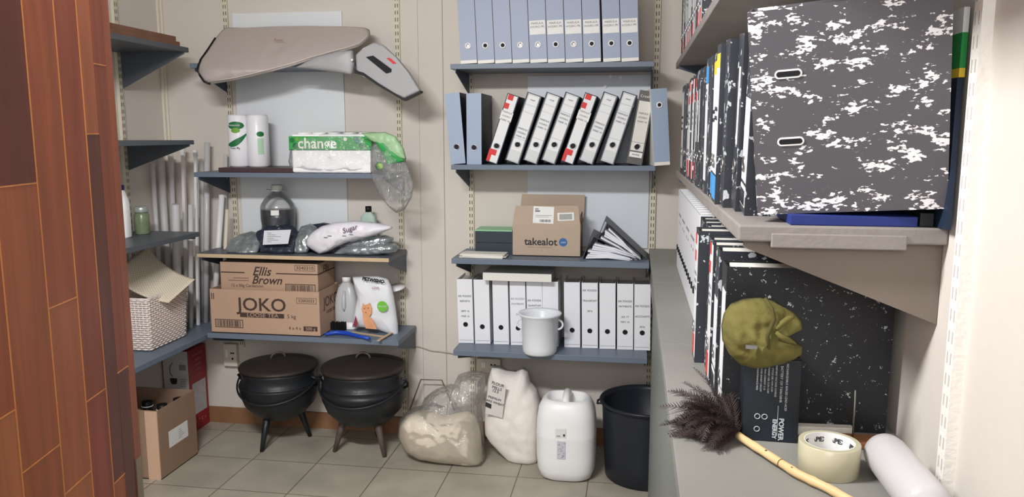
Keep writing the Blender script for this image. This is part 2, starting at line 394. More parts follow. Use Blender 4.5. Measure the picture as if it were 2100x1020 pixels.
# sockets and cable
def socket(px, py, w_, h_, label, name='wall_socket'):
    p = atY(px, py, YB); r = thing(name, label, 'socket', (p.x, YB, p.z))
    b = MB(); b.box(-w_/2, w_/2, -.03, -.001, -h_/2, h_/2); b.build('housing', M_trimw, r, bevel=.004)
    b = MB()
    b.box(-w_*.3, -w_*.12, -.0335, -.03, -h_*.1, h_*.25); b.disc((w_*.12, -.0305, h_*.1), .005, 12, 1); b.disc((w_*.27, -.0305, h_*.1), .005, 12, 1); b.disc((w_*.2, -.0305, -h_*.15), .006, 12, 1)
    b.build('switch', [M_wplas, M_hole], r)
socket(1004, 748, .12, .075, 'cream wall socket under the shelf with the enamel pot')
socket(477, 726, .075, .12, 'cream wall box under the tea carton shelf', 'wall_box')
def cable(name, pts, r_, m, label, cat='cable'):
    P = [Vector(p) for p in pts]; o0 = P[0].copy(); b = MB(); 
    Q = []
    for i in range(len(P)-1):
        p0 = P[max(0, i-1)]; p1 = P[i]; p2 = P[i+1]; p3 = P[min(len(P)-1, i+2)]
        for k in range(5):
            t = k/5; Q.append(.5*((2*p1)+(p2-p0)*t+(2*p0-5*p1+4*p2-p3)*t*t+(3*p1-p0-3*p2+p3)*t**3))
    Q.append(P[-1]); b.tube(Q, r_, 6); o = b.build(name, m, origin=o0); return tag(o, label, cat)
M_cab = mat('cable_beige', (176, 162, 146), .6)
cable('wall_cable', [atY(833, 709, YB-.006), atY(860, 712, YB-.006), atY(885, 720, YB-.005), atY(905, 722, YB-.006), atY(935, 727, YB-.006)], .003, M_cab, 'thin beige cable looping along the back wall between the shelves')
cable('wall_cable', [atY(838, 712, YB-.02), atY(836, 760, YB-.02), atY(838, 800, YB-.02), atY(836, 850, YB-.02)], .0025, M_cab, 'thin beige cable dropping down the wall beside the right iron pot')
M_wire = mat('brown_wire', (110, 92, 80), .6)
b = MB(); P = [atY(840, 842, 3.62), atY(863, 779, 3.64), atY(906, 780, 3.64), atY(932, 842, 3.62)]
b.tube(P, .0035, 6); tag(b.build('bent_wire', M_wire, origin=P[0]), 'thin brown bent wire standing behind the bag of flour', 'wire')
b = MB(); P = [atY(1058, 776, 3.6), atY(1112, 836, 3.6)]; P2 = [atY(1112, 836, 3.6), Vector((P[1].x+.03, 3.55, .01))]
b.tube(P+[P2[1]], .006, 6); tag(b.build('thin_stick', mat('stick_brown', (150, 134, 112), .7), origin=P2[1]), 'thin brown stick leaning behind the white paper sack', 'stick')

# ------------------------------------------------------------- lever arch files
def lfile(loc, w_=.074, h_=.31, d_=.275, cover=M_marb, spine=M_wfile, rotz=0, lean=0, tip=0, hole=.078, ring=M_metal, hr=.0125, label='', group=None,
          panels=(), lines=(), slots=False, base=None, bands=(), pages=True, name='lever_arch_file', holefill=None, cat='file'):
    a = abs(math.sin(lean))*w_/2
    r = thing(name, label, cat, (loc[0], loc[1], loc[2]+a+.0005), (tip, lean, rotz), group)
    t = .0028
    b = MB()
    f = b.box(-w_/2, w_/2, 0, t, 0, h_); f[2].material_index = 1
    b.box(-w_/2, -w_/2+t, t, d_, 0, h_); b.box(w_/2-t, w_/2, t, d_, 0, h_)
    if base: b.box(-w_/2+.001, w_/2-.001, -.0012, 0, 0, .014, 2)
    b.build('cover', [cover, spine, base or cover], r)
    if pages:
        b = MB(); b.box(-w_/2+t+.003, w_/2-t-.006, .012, d_-.02, .004, h_-(.012 if d_ < .28 else .004)); b.build('pages', M_page, r)
    b = MB(); rz = hole if hole > 0 else h_+hole
    b.disc((0, -.0016-.0003*len(panels), rz), hr, 20, 1)
    b.tube([(hr*math.cos(2*PI*k/20), -.0012-.0003*len(panels), rz+hr*math.sin(2*PI*k/20)) for k in range(20)], .0018 if ring is M_metal else .003, 6, 0, closed=True)
    if holefill: b.box(-hr*.5, hr*.6, -.0026, -.0015, rz-hr*.7, rz+hr*.5, 2)
    b.build('finger_ring', [ring, M_hole, holefill or M_hole], r)
    for k, (x0, x1, z0, z1, m) in enumerate(panels):
        b = MB(); b.box(x0*w_/2, x1*w_/2, -.0005-.0003*k, 0, z0, z1); b.build('spine_label', m, r)
    for (s, z, sz, m) in lines:
        text(s, sz, m, r, (0, -.0008-.0003*len(panels), z))
    if slots:
        for zc in slots:
            b = MB(); M = Matrix.Translation((w_/2+.0004, .055, zc))
            def oval(L, R): return [(R*math.cos(k)-L if math.cos(k) < 0 else R*math.cos(k)+L, R*math.sin(k)) for k in [2*PI*i/24+.01 for i in range(24)]]
            b.prism(oval(.013, .0068), 'x', 0, .0012, 0, M); b.prism(oval(.013, .0042), 'x', .0012, .0016, 1, M)
            b.build('slot', [M_wring, M_hole], r)
    return r
R90 = -PI/2
# top row, ten blue files
ORD = ['first', 'second', 'third', 'fourth', 'fifth', 'sixth', 'seventh', 'eighth', 'ninth', 'tenth', 'eleventh', 'twelfth', 'thirteenth', 'fourteenth']
for i in range(10):
    xc = -.722+i*.0766+(.006 if i > 7 else 0)
    lab = i >= 4
    lfile((xc, 3.412, ZM[0]), .0735, .318, .27, M_cfile, M_bfile, lean=math.radians(-2.6), hole=.075, ring=M_wring, hr=.011,
          holefill=[M_wring, None, None, M_wring, M_wring, None, M_paper, None, None, None][i],
          panels=[(-.92, .92, .118, .176, M_paper)] if lab else (), lines=[('MARULA', .164, .0135, M_inkg), ('HYDRO PK', .149, .0125, M_inkg)] if lab else (), base=M_cfile,
          label='blue file %s white label, %s from left on the top file shelf' % ('with' if lab else 'without', ORD[i]), group='blue files on the top shelf')
# second row
def slots_lab(z0): return [('MARULA', z0+.018, .011, M_inkg), ('HYDRO', z0, .011, M_inkg), ('PARK 16', z0-.017, .011, M_inkg)]
row_w = .064
row = [  # bottom centre px, lean deg, width, kind
 (940, -4.6, .068, 'blue'), (973, 0, .067, 'blue'), (1008, 18.5, .053, 'red'), (1050, 18.8, .066, 'wht'), (1087, 19.4, .066, 'wht'), (1124, 19.8, .066, 'wht'),
 (1163, 19.0, .055, 'red'), (1201, 19.6, .066, 'wht'), (1244, 17.6, .066, 'wht')]
names = {0: 'plain pale blue lever arch file leaning left, first on the second file shelf', 1: 'plain pale blue lever arch file standing upright, second on the second file shelf',
 2: 'leaning marbled file with red and white spine, beside the upright pale blue file', 3: 'leaning marbled file with white spine, just right of the leftmost red-labelled file',
 4: 'leaning marbled file with white spine, midway between the two red-labelled files', 5: 'leaning marbled file with white spine, just left of the right red-labelled file',
 6: 'leaning marbled file with red and white spine, between white-spined files', 7: 'leaning marbled file with white spine, just right of the second red-labelled file', 8: 'leaning marbled file with white spine, left of the dark grey-ended file'}
M_white_sp = mat('white_spine_print', (222, 224, 226), .5)
for i, (px, ln, w_, k) in enumerate(row):
    p = atY(px, 337, 3.43); z = ZM[1]
    kw = dict(lean=math.radians(ln), label=names[i], group='files leaning on the second file shelf')
    if k == 'blue':
        lfile((p.x, 3.425, z), w_, .312, .262, M_marbdk, M_bfile2, hole=.075, hr=.0125, **kw)
    elif k == 'red':
        lfile((p.x, 3.425, z), w_, .312, .262, M_marbdk, M_marbdk, hole=.078, panels=[(-.84, .84, .004, .308, M_white_sp), (-.75, .2, .285, .308, M_red), (-.9, -.1, .245, .27, M_red), (-1, -.4, .004, .06, M_red), (-.4, .3, .035, .06, M_red), (-1, 1, .195, .235, M_paper)],
              lines=slots_lab(.213), **kw)
    else:
        r = lfile((p.x, 3.425, z), w_, .312, .262, M_marbdk, M_marbdk, hole=.082, lines=slots_lab([0, 0, 0, .135, .175, .20, 0, .16, .20][i])+[('rexel', .285, .010, M_inkg)], panels=[(-.82, .82, .004, .308, M_white_sp), (-.7, .7, .008, .055, mat('grey_print', (205, 209, 210), .6)), (-.78, .78, .2595, .2605, M_inkg), (-.78, .78, .2275, .2282, M_inkg), (-.78, .78, .1075, .1083, M_inkg)], **kw)
        b = MB()
        for (x0, x1, z0, z1) in ((-.0255, -.0247, .007, .305), (.0247, .0255, .007, .305), (-.0255, .0255, .3042, .305), (-.0255, .0255, .007, .0078)): b.box(x0, x1, -.0019, 0, z0, z1)
        b.build('printed_frame', M_inkg, r)
p = atY(1302, 335, 3.43)
lfile((p.x-.004, 3.422, ZM[1]), .066, .314, .15, M_marb, mat('dark_grey_spine', (92, 90, 90), .5), lean=math.radians(9.4), hole=.076, panels=[(-.82, .82, .095, .27, mat('off_white_label', (214, 212, 206), .6)), (-.82, .82, .03, .052, M_paper), (-.82, .82, .058, .0935, mat('off_white_label', (214, 212, 206), .6))],
      lines=[('Croxley', .29, .016, M_paper)]+slots_lab(.20)+[('A4 FILE', .041, .010, M_ink)], label='dark grey-ended file with white label leaning beside the rightmost blue file', group='files leaning on the second file shelf')
lfile((.118, 3.40, ZM[1]), .068, .322, .275, M_cfile, M_bfile2, rotz=math.radians(9), lean=math.radians(-4.2), hole=-.068, ring=M_wring, hr=.0105, base=M_cfile,
      label='pale blue file with white sides overhanging the right end of the second file shelf', group='files leaning on the second file shelf')
# white files on the lowest shelf
wf = [(957, 'KK FOODS|REPORTS||SEPT 16|MAR 16', .225, 697), (991, '', 0, 703), (1029, '', 0, 705), (1064, 'KK FOODS|PAYMENTS||JUL', .22, 706), (1098, 'KK FOODS|QUANTUM', .215, 706), (1130, '', 0, 707),
      (1174, '', 0, 709), (1210, 'KK FOODS||TRANSPORT||2016', .27, 712), (1246, '', 0, 713), (1282, 'KK FOODS|PAYMENTS||JUL 17|MAY 16', .225, 714), (1317, 'KK FOODS||ACCOUNTS||2016', .205, 716)]
wl = ['handwritten white file at the left end of the lowest file shelf', 'plain white file, second from the left on the lowest file shelf', 'plain white file, third from the left on the lowest file shelf',
      'faintly written white file, half behind the enamel pot handle', 'white file with lined handwriting behind the enamel pot', 'plain white file behind the right side of the enamel pot',
      'plain white file just right of the enamel pot', 'white file with handwriting high on its spine, second right of the pot', 'plain white file between two handwritten ones', 'white file with four handwritten lines, second from the right end', 'handwritten white file at the right end of the lowest file shelf']
for i, (px, s, zt, py) in enumerate(wf):
    p = atY(px, 705, 3.51); ls = []
    for k, q in enumerate(s.split('|')):
        if q: ls.append((q, zt-k*.024, .0128 if k == 0 else .0118, M_ink if i != 3 else M_inkg))
    r = lfile((p.x, 3.50, ZM[3]), .0725, .306, .18, M_wfile, M_wfile, lean=math.radians(-1.2 if i < 5 else -1.0), hole=.082 if i != 0 else .09, ring=M_hole, hr=.0085, lines=ls, label=wl[i], group='white files on the lowest file shelf', pages=True)
    b = MB(); b.box(-.032, .032, -.0010, 0, .0135, .0148); b.build('base_line', M_inkg, r)
# white binder lying across them
o = thing('ring_binder', 'white binder lying flat across the tops of the white files', 'binder', (*atY(1060, 569, 3.45).xy, .8565))
p0, p1 = atY(990, 569, 3.45), atY(1131, 569, 3.45); wd = p1.x-p0.x
b = MB(); f = b.box(-wd/2, wd/2, 0, .003, 0, .036); b.box(-wd/2, wd/2, .003, .2, 0, .003); b.box(-wd/2, wd/2, .003, .2, .033, .036); b.build('cover', M_cfile, o, bevel=.001)
b = MB(); b.box(-wd/2+.006, wd/2-.006, .006, .19, .0035, .0325); b.build('pages', M_page, o)

# ------------------------------------------------------------- right column files
def rfile(y, kind, z, i, label, group, x=.172, h=.31, w_=.072, lean=0, d=.285):
    kw = dict(rotz=R90, lean=math.radians(lean), label=label, group=group)
    loc = (x, y, z); cov = M_marb
    if kind == 'white': lfile(loc, w_, h, d, M_wfile, M_wfile, ring=M_hole, hr=.0085, hole=.082, lines=[('KK FOODS', .22, .0125, M_inkg), ('2015', .19, .012, M_inkg)] if i % 3 else (), **kw)
    if kind == 'grey': lfile(loc, w_, h, d, cov, cov, hole=.08, panels=[(-.8, .8, .02, .29, mat('label_pale_grey', (190, 192, 194), .6))], lines=[('MARULA', .2, .012, M_ink), ('2014', .18, .012, M_ink), ('PARK', .16, .012, M_ink)], **kw)
    if kind == 'red': lfile(loc, w_, h, d, cov, cov, hole=.08, panels=[(-.85, .85, .01, .30, M_white_sp), (-.85, .3, .01, .06, M_red), (-.85, 0, .275, .30, M_red), (-.85, -.1, .235, .26, M_red)], lines=slots_lab(.19), **kw)
    if kind == 'black': lfile(loc, w_, h, d, cov, cov, hole=.08, panels=[(-.3, .3, .12, .26, M_white_sp)], **kw)
    if kind == 'plainblack': lfile(loc, w_, h, d, cov, cov, hole=.08, **kw)
    if kind == 'yellow': lfile(loc, w_, h, d, cov, cov, hole=.085, panels=[(-.85, .85, .06, .30, M_white_sp), (-.85, .85, .272, .30, M_yel), (-.85, .85, .008, .055, M_blue)], lines=[('MARULA', .19, .012, M_ink), ('PARK 16', .172, .012, M_ink)], **kw)
    if kind == 'bluetop': lfile(loc, w_, h, d, cov, cov, hole=.235, panels=[(-.85, .85, .03, .26, M_white_sp), (-.85, .85, .262, .30, M_blue)], **kw)
    if kind == 'whitelab': lfile(loc, w_, h, d, cov, cov, hole=.085, panels=[(-.8, .8, .055, .20, M_white_sp), (-.8, .8, .012, .048, M_paper)], lines=[('|||||||', .03, .03, M_ink)], **kw)
ku = ['grey', 'grey', 'grey', 'plainblack', 'grey', 'red', 'red', 'red', 'red', 'red', 'black', 'black', 'plainblack', 'black', 'bluetop', 'plainblack', 'yellow', 'black', 'yellow', 'plainblack', 'black', 'whitelab']
kn = {'grey': 'grey-labelled marbled file', 'plainblack': 'unlabelled black file', 'red': 'red-and-white file', 'black': 'narrow-labelled black file', 'bluetop': 'blue-topped file', 'yellow': 'yellow-topped file', 'white': 'white file', 'whitelab': 'barcode file'}
ORD += ['fifteenth', 'sixteenth', 'seventeenth', 'eighteenth', 'nineteenth', 'twentieth', 'twenty-first', 'twenty-second']
y = 2.965
for i, k in enumerate(ku):
    w_ = .0715
    ln = 0 if i < 17 else [1, 3, 4, 6, 8][i-17]
    rfile(y, k, 1.378, i, kn[k]+', %s from far end of the long right shelf' % ORD[i], 'files on the long right shelf', w_=w_-.002, lean=ln, x=.172+random.uniform(-.004, .006)-(.0 if i != 18 else .010)+(.024 if i == 21 else .008 if i == 20 else 0), h=.318 if i > 12 else .312)
    y -= w_+.0005+(.003 if i >= 17 else 0)
# overhead shelf
y = 3.28
for i, k in enumerate(['plainblack', 'red', 'black', 'red', 'grey', 'red', 'red', 'black', 'red', 'grey', 'black', 'red', 'red']):
    rfile(y, k, 1.818, i, kn[k]+', %s from far end of the overhead right shelf' % ORD[i], 'files on the overhead right shelf', x=.178, lean=[7, 5, 0, 0, 0, 0, 0, 0, 0, 0, 0, 0, 0][i]*-1)
    y -= .082 if i < 2 else .0755
# bench row
y = 3.17
for i in range(14):
    rfile(y, 'white', ZB, i, 'white file on the bench, %s from the far end of the white row' % ORD[i], 'white files on the bench', x=.18+.0*i, w_=.0715, h=.312)
    y -= .0735
y -= .012
bl = [('plainblack', .18, 0), ('black', .175, 0), ('plainblack', .18, 0), ('red', .15, 1), ('plainblack', .172, 0), ('red', .168, 1), ('whitelab', .172, 2)]
bn = ['black marbled file beside the last white file on the bench', 'marbled file with narrow white label on the bench behind the red-labelled file', 'black marbled file on the bench touching the protruding red-labelled file', 'red and white labelled file protruding from the bench row',
      'black marbled file on the bench just in front of the protruding red-labelled file', 'red and white labelled file on the bench, nearer to the olive cap', 'marbled file with white label on the bench behind the olive cap']
y = 2.105
for i, (k, x, ln) in enumerate(bl):
    rfile(y, k, ZB, i, bn[i], 'marbled files on the bench', x=x, lean=ln, h=.312 if i < 4 else .302); y -= .083 if i < 3 else .0795
y = 1.545
lfile((.168, 1.457, ZB), .072, .297, .287, M_marb2, M_marb2, rotz=R90, lean=math.radians(1.2), hole=.08, panels=[(-.5, .9, .03, .25, M_white_sp)], label='dark speckled file facing the camera behind the olive cap and battery', group='marbled files on the bench')
# big marbled file at the near end of the shelf
big = lfile((0, 0, 0), .075, .318, .272, M_marbbig, M_marbdk, hole=.085, panels=[(-.85, .85, .055, .2, M_white_sp), (-.85, .85, .012, .048, M_paper)], slots=(.222, .118), lines=[('||||||', .03, .028, M_inkg)],
      label='large grey file marbled with white patches facing the camera on the right shelf', group=None)
Rm = Matrix.Rotation(math.radians(-13.5), 4, 'Z')@Matrix.Rotation(math.radians(-4.1), 4, 'Y')@Matrix.Rotation(math.radians(12.4), 4, 'X')
# local +x side is the visible cover; map local(+x)->-Y', local(y)->+X'
Lm = Matrix.Rotation(-PI/2, 4, 'Z')
big.matrix_world = Matrix.Translation((.2, 1.311, 1.39))@Rm@Lm@Matrix.Translation((-.0375, 0, 0))
b = MB(); b.box(.245, .432, 1.272, 1.40, 1.3785, 1.394); o = b.build('document_folder', mat('folder_blue', (32, 48, 118), .5), origin=(.35, 1.3, 1.3785), bevel=.001)
tag(o, 'dark blue folder lying flat under the large marbled file', 'folder')
b = MB(); b.box(.436, .456, 1.275, 1.40, 1.3785, 1.400); o = b.build('document_folder', mat('folder_black', (34, 38, 42), .5), origin=(.446, 1.3, 1.3785), bevel=.001); tag(o, 'narrow black folder end just right of the dark blue folder', 'folder')
r = thing('card_folder', 'green, yellow and blue folder standing between the large marbled file and the wall', 'folder', (.463, 1.235, 1.379))
b = MB(); b.box(-.004, .004, -.002, .12, .235, .285); b.build('green_panel', M_green, r)
b = MB(); b.box(-.004, .004, -.002, .12, .222, .235); b.build('yellow_panel', M_yel, r)
b = MB(); b.box(-.004, .004, 0.002, .12, 0, .222); b.build('blue_panel', mat('folder_navy', (30, 44, 66), .5), r)
b = MB(); b.box(-.004, .004, -.002, .12, .285, .32); b.build('white_panel', M_paper, r)

# ------------------------------------------------------------- items on the file shelves
# enamel pot
pr0 = (-.402, 3.475-.125, ZM[3]); RP = .082
r = thing('enamel_pot', 'white enamel pot with two ear handles at the front of the lowest file shelf', 'pot', (-.403, 3.397, ZM[3]))
b = MB(); b.lathe([(.0, .002), (RP*.86, .0), (RP*.93, .008), (RP*.95, .03), (RP, .165), (RP*1.16, .176), (RP*1.2, .182), (RP*1.17, .186), (RP*1.02, .178), (RP*.95, .17), (RP*.88, .03), (0, .012)], 56)
b.build('pot_body', M_enam, r)
for sx in (-1, 1):
    b = MB(); b.tube([(sx*(RP*.97+.024*math.sin(t)), 0, .132+.022*math.cos(t)) for t in [PI*k/10 for k in range(11)]], .005, 8); b.build('handle', M_enam, r)
# takealot carton
x0, x1 = -.541, -.2325
r = thing('cardboard_box', 'open brown carton printed with a shop name and blue dot on the file shelf', 'box', ((x0+x1)/2, 3.49, ZM[2]))
hw = (x1-x0)/2; dB = .17
b = MB(); t = .004
b.box(-hw, hw, 0, t, 0, .145); b.box(-hw, hw, dB-t, dB, 0, .145); b.box(-hw, -hw+t, t, dB-t, 0, .145); b.box(hw-t, hw, t, dB-t, 0, .145); b.box(-hw, hw, 0, dB, 0, t)
b.build('box_body', M_cardt, r)
def flap(pts, y0, name='flap', mt=M_cardt, lean=0, zt=.145, yb=0):
    b = MB(); M = Matrix.Translation((0, yb, zt))@Matrix.Rotation(lean, 4, 'X')
    b.prism(pts, 'y', 0, .004, 0, M); return b.build(name, mt, r)
flap([(-hw, 0), (hw, 0), (hw-.012, .088), (-hw+.012, .084)], 0, lean=-.12)
flap([(-hw+.005, 0), (hw+.005, 0), (hw+.008, .125), (-hw+.018, .125)], 0, yb=dB-.004, lean=-.05)
b = MB(); b.prism([(0, 0), (.12, 0), (.12, .05), (0, .04)], 'x', hw-.004, hw, 0, Matrix.Translation((.0, .02, .145))); b.build('flap', M_cardb, r)
text('takealot', .046, M_ink, r, (-.025, -.0006, .066), off=.0008)
text('more convenience', .009, M_cardb, r, (-.03, -.0006, .042), sx=1.6)
b = MB(); b.disc((0, 0, 0), .019, 32); b.build('blue_dot', mat('dot_blue', (58, 104, 160), .6), r, loc=(.077, -.0009, .067))
text('.com', .012, M_paper, r, (.077, -.0015, .067))
sl = r; Ml = Matrix.Translation((0, 0, .145))@Matrix.Rotation(-.12, 4, 'X')
b = MB(); b.box(-.062, .032, -.001, 0, .006, .082, 0, Ml@Matrix.Rotation(.03, 4, 'Y'))
for k in range(9): b.box(-.03+k*.0055, -.027+k*.0055+(k%3)*.001, -.0014, -.0009, .012, .024, 1, Ml)
b.box(-.052, -.030, -.0014, -.0009, .058, .066, 1, Ml); b.box(-.052, -.036, -.0014, -.0009, .069, .074, 1, Ml); b.box(-.05, .024, -.0014, -.0009, .041, .043, 1, Ml); b.box(-.05, .01, -.0014, -.0009, .034, .0355, 1, Ml)
b.build('shipping_label', [M_paper, M_inkg], r)
b = MB(); b.box(.052, .126, -.001, 0, .016, .052, 0, Ml@Matrix.Rotation(-.05, 4, 'Y')); b.box(.06, .118, -.0014, -.0009, .021, .046, 1, Ml@Matrix.Rotation(-.05, 4, 'Y')); b.build('small_label', [M_paper, mat('print_grey', (160, 164, 160), .7)], r)
# black files stacked lying to the left of the carton
p0 = atY(972, 513, 3.56)
for i in range(2):
    r = thing('ring_binder', ['dark slate binder lying under another, left of the brown carton', 'dark slate binder with green edge lying on another, left of the brown carton'][i], 'binder', (-.64, 3.52, ZM[2]+.0535*i+.0005), group='dark binders left of the carton')
    b = MB(); b.box(-.082, .094, 0, .003, 0, .052); b.box(-.082, .094, .003, .17, 0, .003); b.box(-.082, .094, .003, .17, .049, .052); b.build('cover', mat('slate_card', (48, 58, 68), .5), r, bevel=.001)
    b = MB(); b.box(-.078, .09, .006, .16, .0035, .0485); b.build('pages', M_page, r)
    if i:
        b = MB(); b.box(-.085, .09, .01, .15, .052, .058); b.build('green_divider', mat('pale_green', (150, 205, 160), .5), r)
# loose papers
def papers(n, cx, cy, z, w_, d_, label, grp, jit=.012, rot0=0, col=None):
    zz = z+.0003
    for i in range(n):
        th = random.uniform(.0022, .0045)
        b = MB(); b.box(-w_/2, w_/2, -d_/2, d_/2, 0, th)
        o = b.build('paper_bundle', col or M_page, loc=(cx+random.uniform(-jit, jit), cy+random.uniform(-jit, jit)*.5, zz)); o.rotation_euler = (0, 0, rot0+random.uniform(-.06, .06)); zz += th+.0003
        tag(o, label % ['bottom', 'second from bottom', 'third from bottom', 'fourth from bottom', 'fifth from bottom', 'top'][i if i < n-1 else 5], 'papers', grp)
papers(5, -.665, 3.445, ZM[2], .2, .085, 'thin papers left of the printed carton, %s of pile', 'papers left of the carton')
# two open ring binders with papers
M_bind = mat('binder_dark_grey', (78, 78, 84), .45)
def openbinder(P0, P1, P2, y0, y1, label, n=7, seed=1):
    # wedge: P0 hinge bottom-left, P1 tip right, P2 raised left top (px coordinates on plane y0)
    A, B, Cc = [atY(*p, y0) for p in (P0, P1, P2)]
    r = thing('ring_binder', label, 'binder', A, group='dark grey open ring binders')
    def L(p): return (p.x-A.x, p.z-A.z)
    a, bb, c = L(A), L(B), L(Cc)
    def strip(p, q, t, m, nm, yy0=0, yy1=None):
        d = Vector((q[0]-p[0], q[1]-p[1])); nrm = Vector((-d.y, d.x)).normalized()*t
        b = MB(); b.prism([p, q, (q[0]+nrm.x, q[1]+nrm.y), (p[0]+nrm.x, p[1]+nrm.y)], 'y', yy0, (y1-y0) if yy1 is None else yy1); return b.build(nm, m, r)
    strip(a, (bb[0]-.02, bb[1]+.002), .003, M_bind, 'back_cover'); strip(c, bb, .003, M_bind, 'front_cover'); strip(c, a, .003, M_bind, 'spine')
    rnd = random.Random(seed); b = MB()
    for k in range(n):
        f = .08+.62*k/n; s = Vector(a).lerp(Vector(c), f)+Vector((.012+rnd.uniform(0, .02), 0)); e = Vector((bb[0]-.03-rnd.uniform(0, .03), bb[1]+.004+.003*k))
        m_ = (s+e)/2+Vector((0, .006))
        b.prism([s, m_, e, (e.x, e.y+.002), (m_.x, m_.y+.008), (s.x+.002, s.y+.008)], 'y', -.004-rnd.uniform(0, .006), (y1-y0)-.02)
    b.build('papers', mat('sheet_white', (222, 224, 232), .7), r)
    return r
openbinder((1193, 534), (1318, 537), (1212, 483), 3.44, 3.66, 'lower dark grey ring binder bulging with papers, right of the carton', 7, 1)
openbinder((1222, 497), (1333, 538), (1240, 453), 3.46, 3.66, 'upper dark grey ring binder tilted open over another one', 6, 2)

# ------------------------------------------------------------- left back shelves
# silver bag
def yb(x, z): return 3.355+max(0, z-1.80)*1.05
pts = [(432, 173), (419, 168), (410, 155), (406, 138), (412, 122), (425, 104), (442, 78), (459, 58), (475, 56), (500, 57), (560, 54), (630, 53), (700, 54), (745, 56), (758, 60), (760, 72), (752, 84), (738, 95), (712, 104), (680, 112), (640, 123), (600, 136), (560, 147), (520, 157), (480, 166)]
Q = []
for a, c in pts:
    y = 3.36
    for _k in range(6):
        q = atY(a, c, y); y = yb(q.x, q.z)
    Q.append((q.x, q.z))
M_silv = mat('silver_fabric', (192, 182, 178), .34, metal=.25, bump=.04, bscale=200)
r = thing('silver_bag', 'large silver-grey fabric bag with black piping slumped over the top left shelf', 'bag', (-1.6, 3.4, 1.842))
og = Vector((-1.6, 3.4, 1.842))
b = pillow(Q, .030, yb, N=110, M=22, p=.42, wr=.010, ws=7, seed=2)
b.build('bag_body', M_silv, r, origin=og)
b = MB()
b.tube([(x-og.x, yb(x, z)-og.y-.003, z-og.z) for x, z in Q[:7]], .004, 8); b.build('piping', M_black, r)
b = MB(); b.tube([(x-og.x, yb(x, z)-og.y-.02, z-og.z+.010) for x, z in [Q[0]]+Q[:13:-1][:10]], .0022, 6); b.build('seam_highlight', mat('seam_highlight_silver', (205, 196, 192), .4), r)  # paler line along the lower crease, its highlight put into the colour
q = atY(578, 84, 3.48); text('Rosa', .022, mat('faded_print', (150, 118, 96), .7), r, (q.x-og.x, yb(q.x, q.z)-og.y-.062, q.z-og.z), rot=(PI/2-.75, 0, 0))
# carry case
r = thing('carry_case', 'grey padded case with dark handle slot sticking out from under the silver bag', 'case', (-1.1, 3.44, 1.842))
og = Vector((-1.1, 3.44, 1.842))
def plate(pts, y0, y1, name, m, bev=.006, shear=0):
    b = MB(); P = pxo(pts, y0); b.prism(P, 'y', y0, y1); o = b.build(name, m, r, origin=og, bevel=bev, seg=3); return o
M_case = mat('case_grey', (160, 160, 163), .5, metal=.1, bump=.05, bscale=60)
plate([(728, 112), (745, 98), (765, 86), (785, 92), (812, 118), (838, 150), (862, 187), (828, 203), (806, 190), (775, 172), (745, 152), (730, 146)], 3.365, 3.40, 'case_end', M_case, .01)
b = pillow(pxo([(610, 140), (650, 118), (700, 106), (728, 104), (732, 130), (728, 155), (690, 149), (650, 144)], 3.40), .02, lambda x, z: 3.375, N=60, M=10, wr=.004, seed=5); b.build('case_body', M_case, r, origin=og)
plate([(726, 150), (745, 155), (775, 176), (806, 194), (828, 207), (862, 190), (862, 186), (828, 202), (806, 189), (775, 170), (745, 149), (728, 144)], 3.359, 3.404, 'piping', M_black, .001)
plate([(750, 117), (765, 114), (803, 142), (802, 148), (792, 151)], 3.362, 3.37, 'handle_slot', M_hole, .001)
plate([(792, 119), (800, 119), (813, 130), (806, 131)], 3.3625, 3.366, 'red_mark', M_red, 0)
b = MB(); p = atY(722, 123, 3.352); b.lathe([(0, 0), (.006, .001), (.005, .004), (0, .005)], 14, M=Matrix.Translation(p)@Matrix.Rotation(PI/2, 4, 'X')); b.build('snap_button', M_wring, r, origin=og)
# maroon board under the towels
p0, p1 = atZ(448, 355, ZL[1]), atZ(640, 356, ZL[1])
b = MB(); b.box(-1.925, -1.545, 3.415, 3.66, ZL[1], ZL[1]+.022); o = b.build('flat_book', mat('maroon_board', (72, 52, 58), .45), origin=(-1.74, 3.53, ZL[1]), bevel=.002); tag(o, 'flat dark maroon book lying under the paper towels', 'book')
# paper towels: twin pack
r = thing('paper_towel_pack', 'white twin pack of paper towels with green print on the maroon book', 'paper towels', (-1.818, 3.52, ZL[1]+.0225))
M_tow = mat('towel_wrap', (228, 228, 234), .3)
b = MB(); 
hull = []
for cx in (-.05, .045):
    rr = .051
    b.lathe([(0.012, .0), (rr*.9, .0), (rr, .008), (rr, .238), (rr*.9, .246), (.012, .246)], 40, c=(cx, 0))
b.build('paper_rolls', M_tow, r)
def curved(parent, name, m, cx, rr, a0, a1, z0, z1, off=.0008, n=14, shape=None):
    b = MB(); V = []
    for k in range(n+1):
        t = k/n; a = a0+(a1-a0)*t; zz0, zz1 = (z0, z1) if not shape else shape(t)
        V.append([b.bm.verts.new((cx+(rr+off)*math.sin(a), -(rr+off)*math.cos(a), z)) for z in (zz0, zz1)])
    for k in range(n): b.bm.faces.new([V[k][0], V[k+1][0], V[k+1][1], V[k][1]])
    return b.build(name, m, parent)
ell = lambda zc, h: (lambda t: (zc-h*math.sqrt(max(0, 1-(2*t-1)**2))-.0002, zc+h*math.sqrt(max(0, 1-(2*t-1)**2))))
curved(r, 'green_logo', M_dgreen, -.05, .051, -.62, 1.0, 0, 0, shape=ell(.195, .018))
curved(r, 'green_logo', mat('leaf_green', (110, 160, 60), .5), -.05, .051, -.25, .6, 0, 0, off=.001, shape=ell(.172, .012))
def swoosh(t): 
    c = .105+.055*t**2.2; h = .013*math.sin(PI*min(1, t*1.02))+.003; return (c-h, c+h)
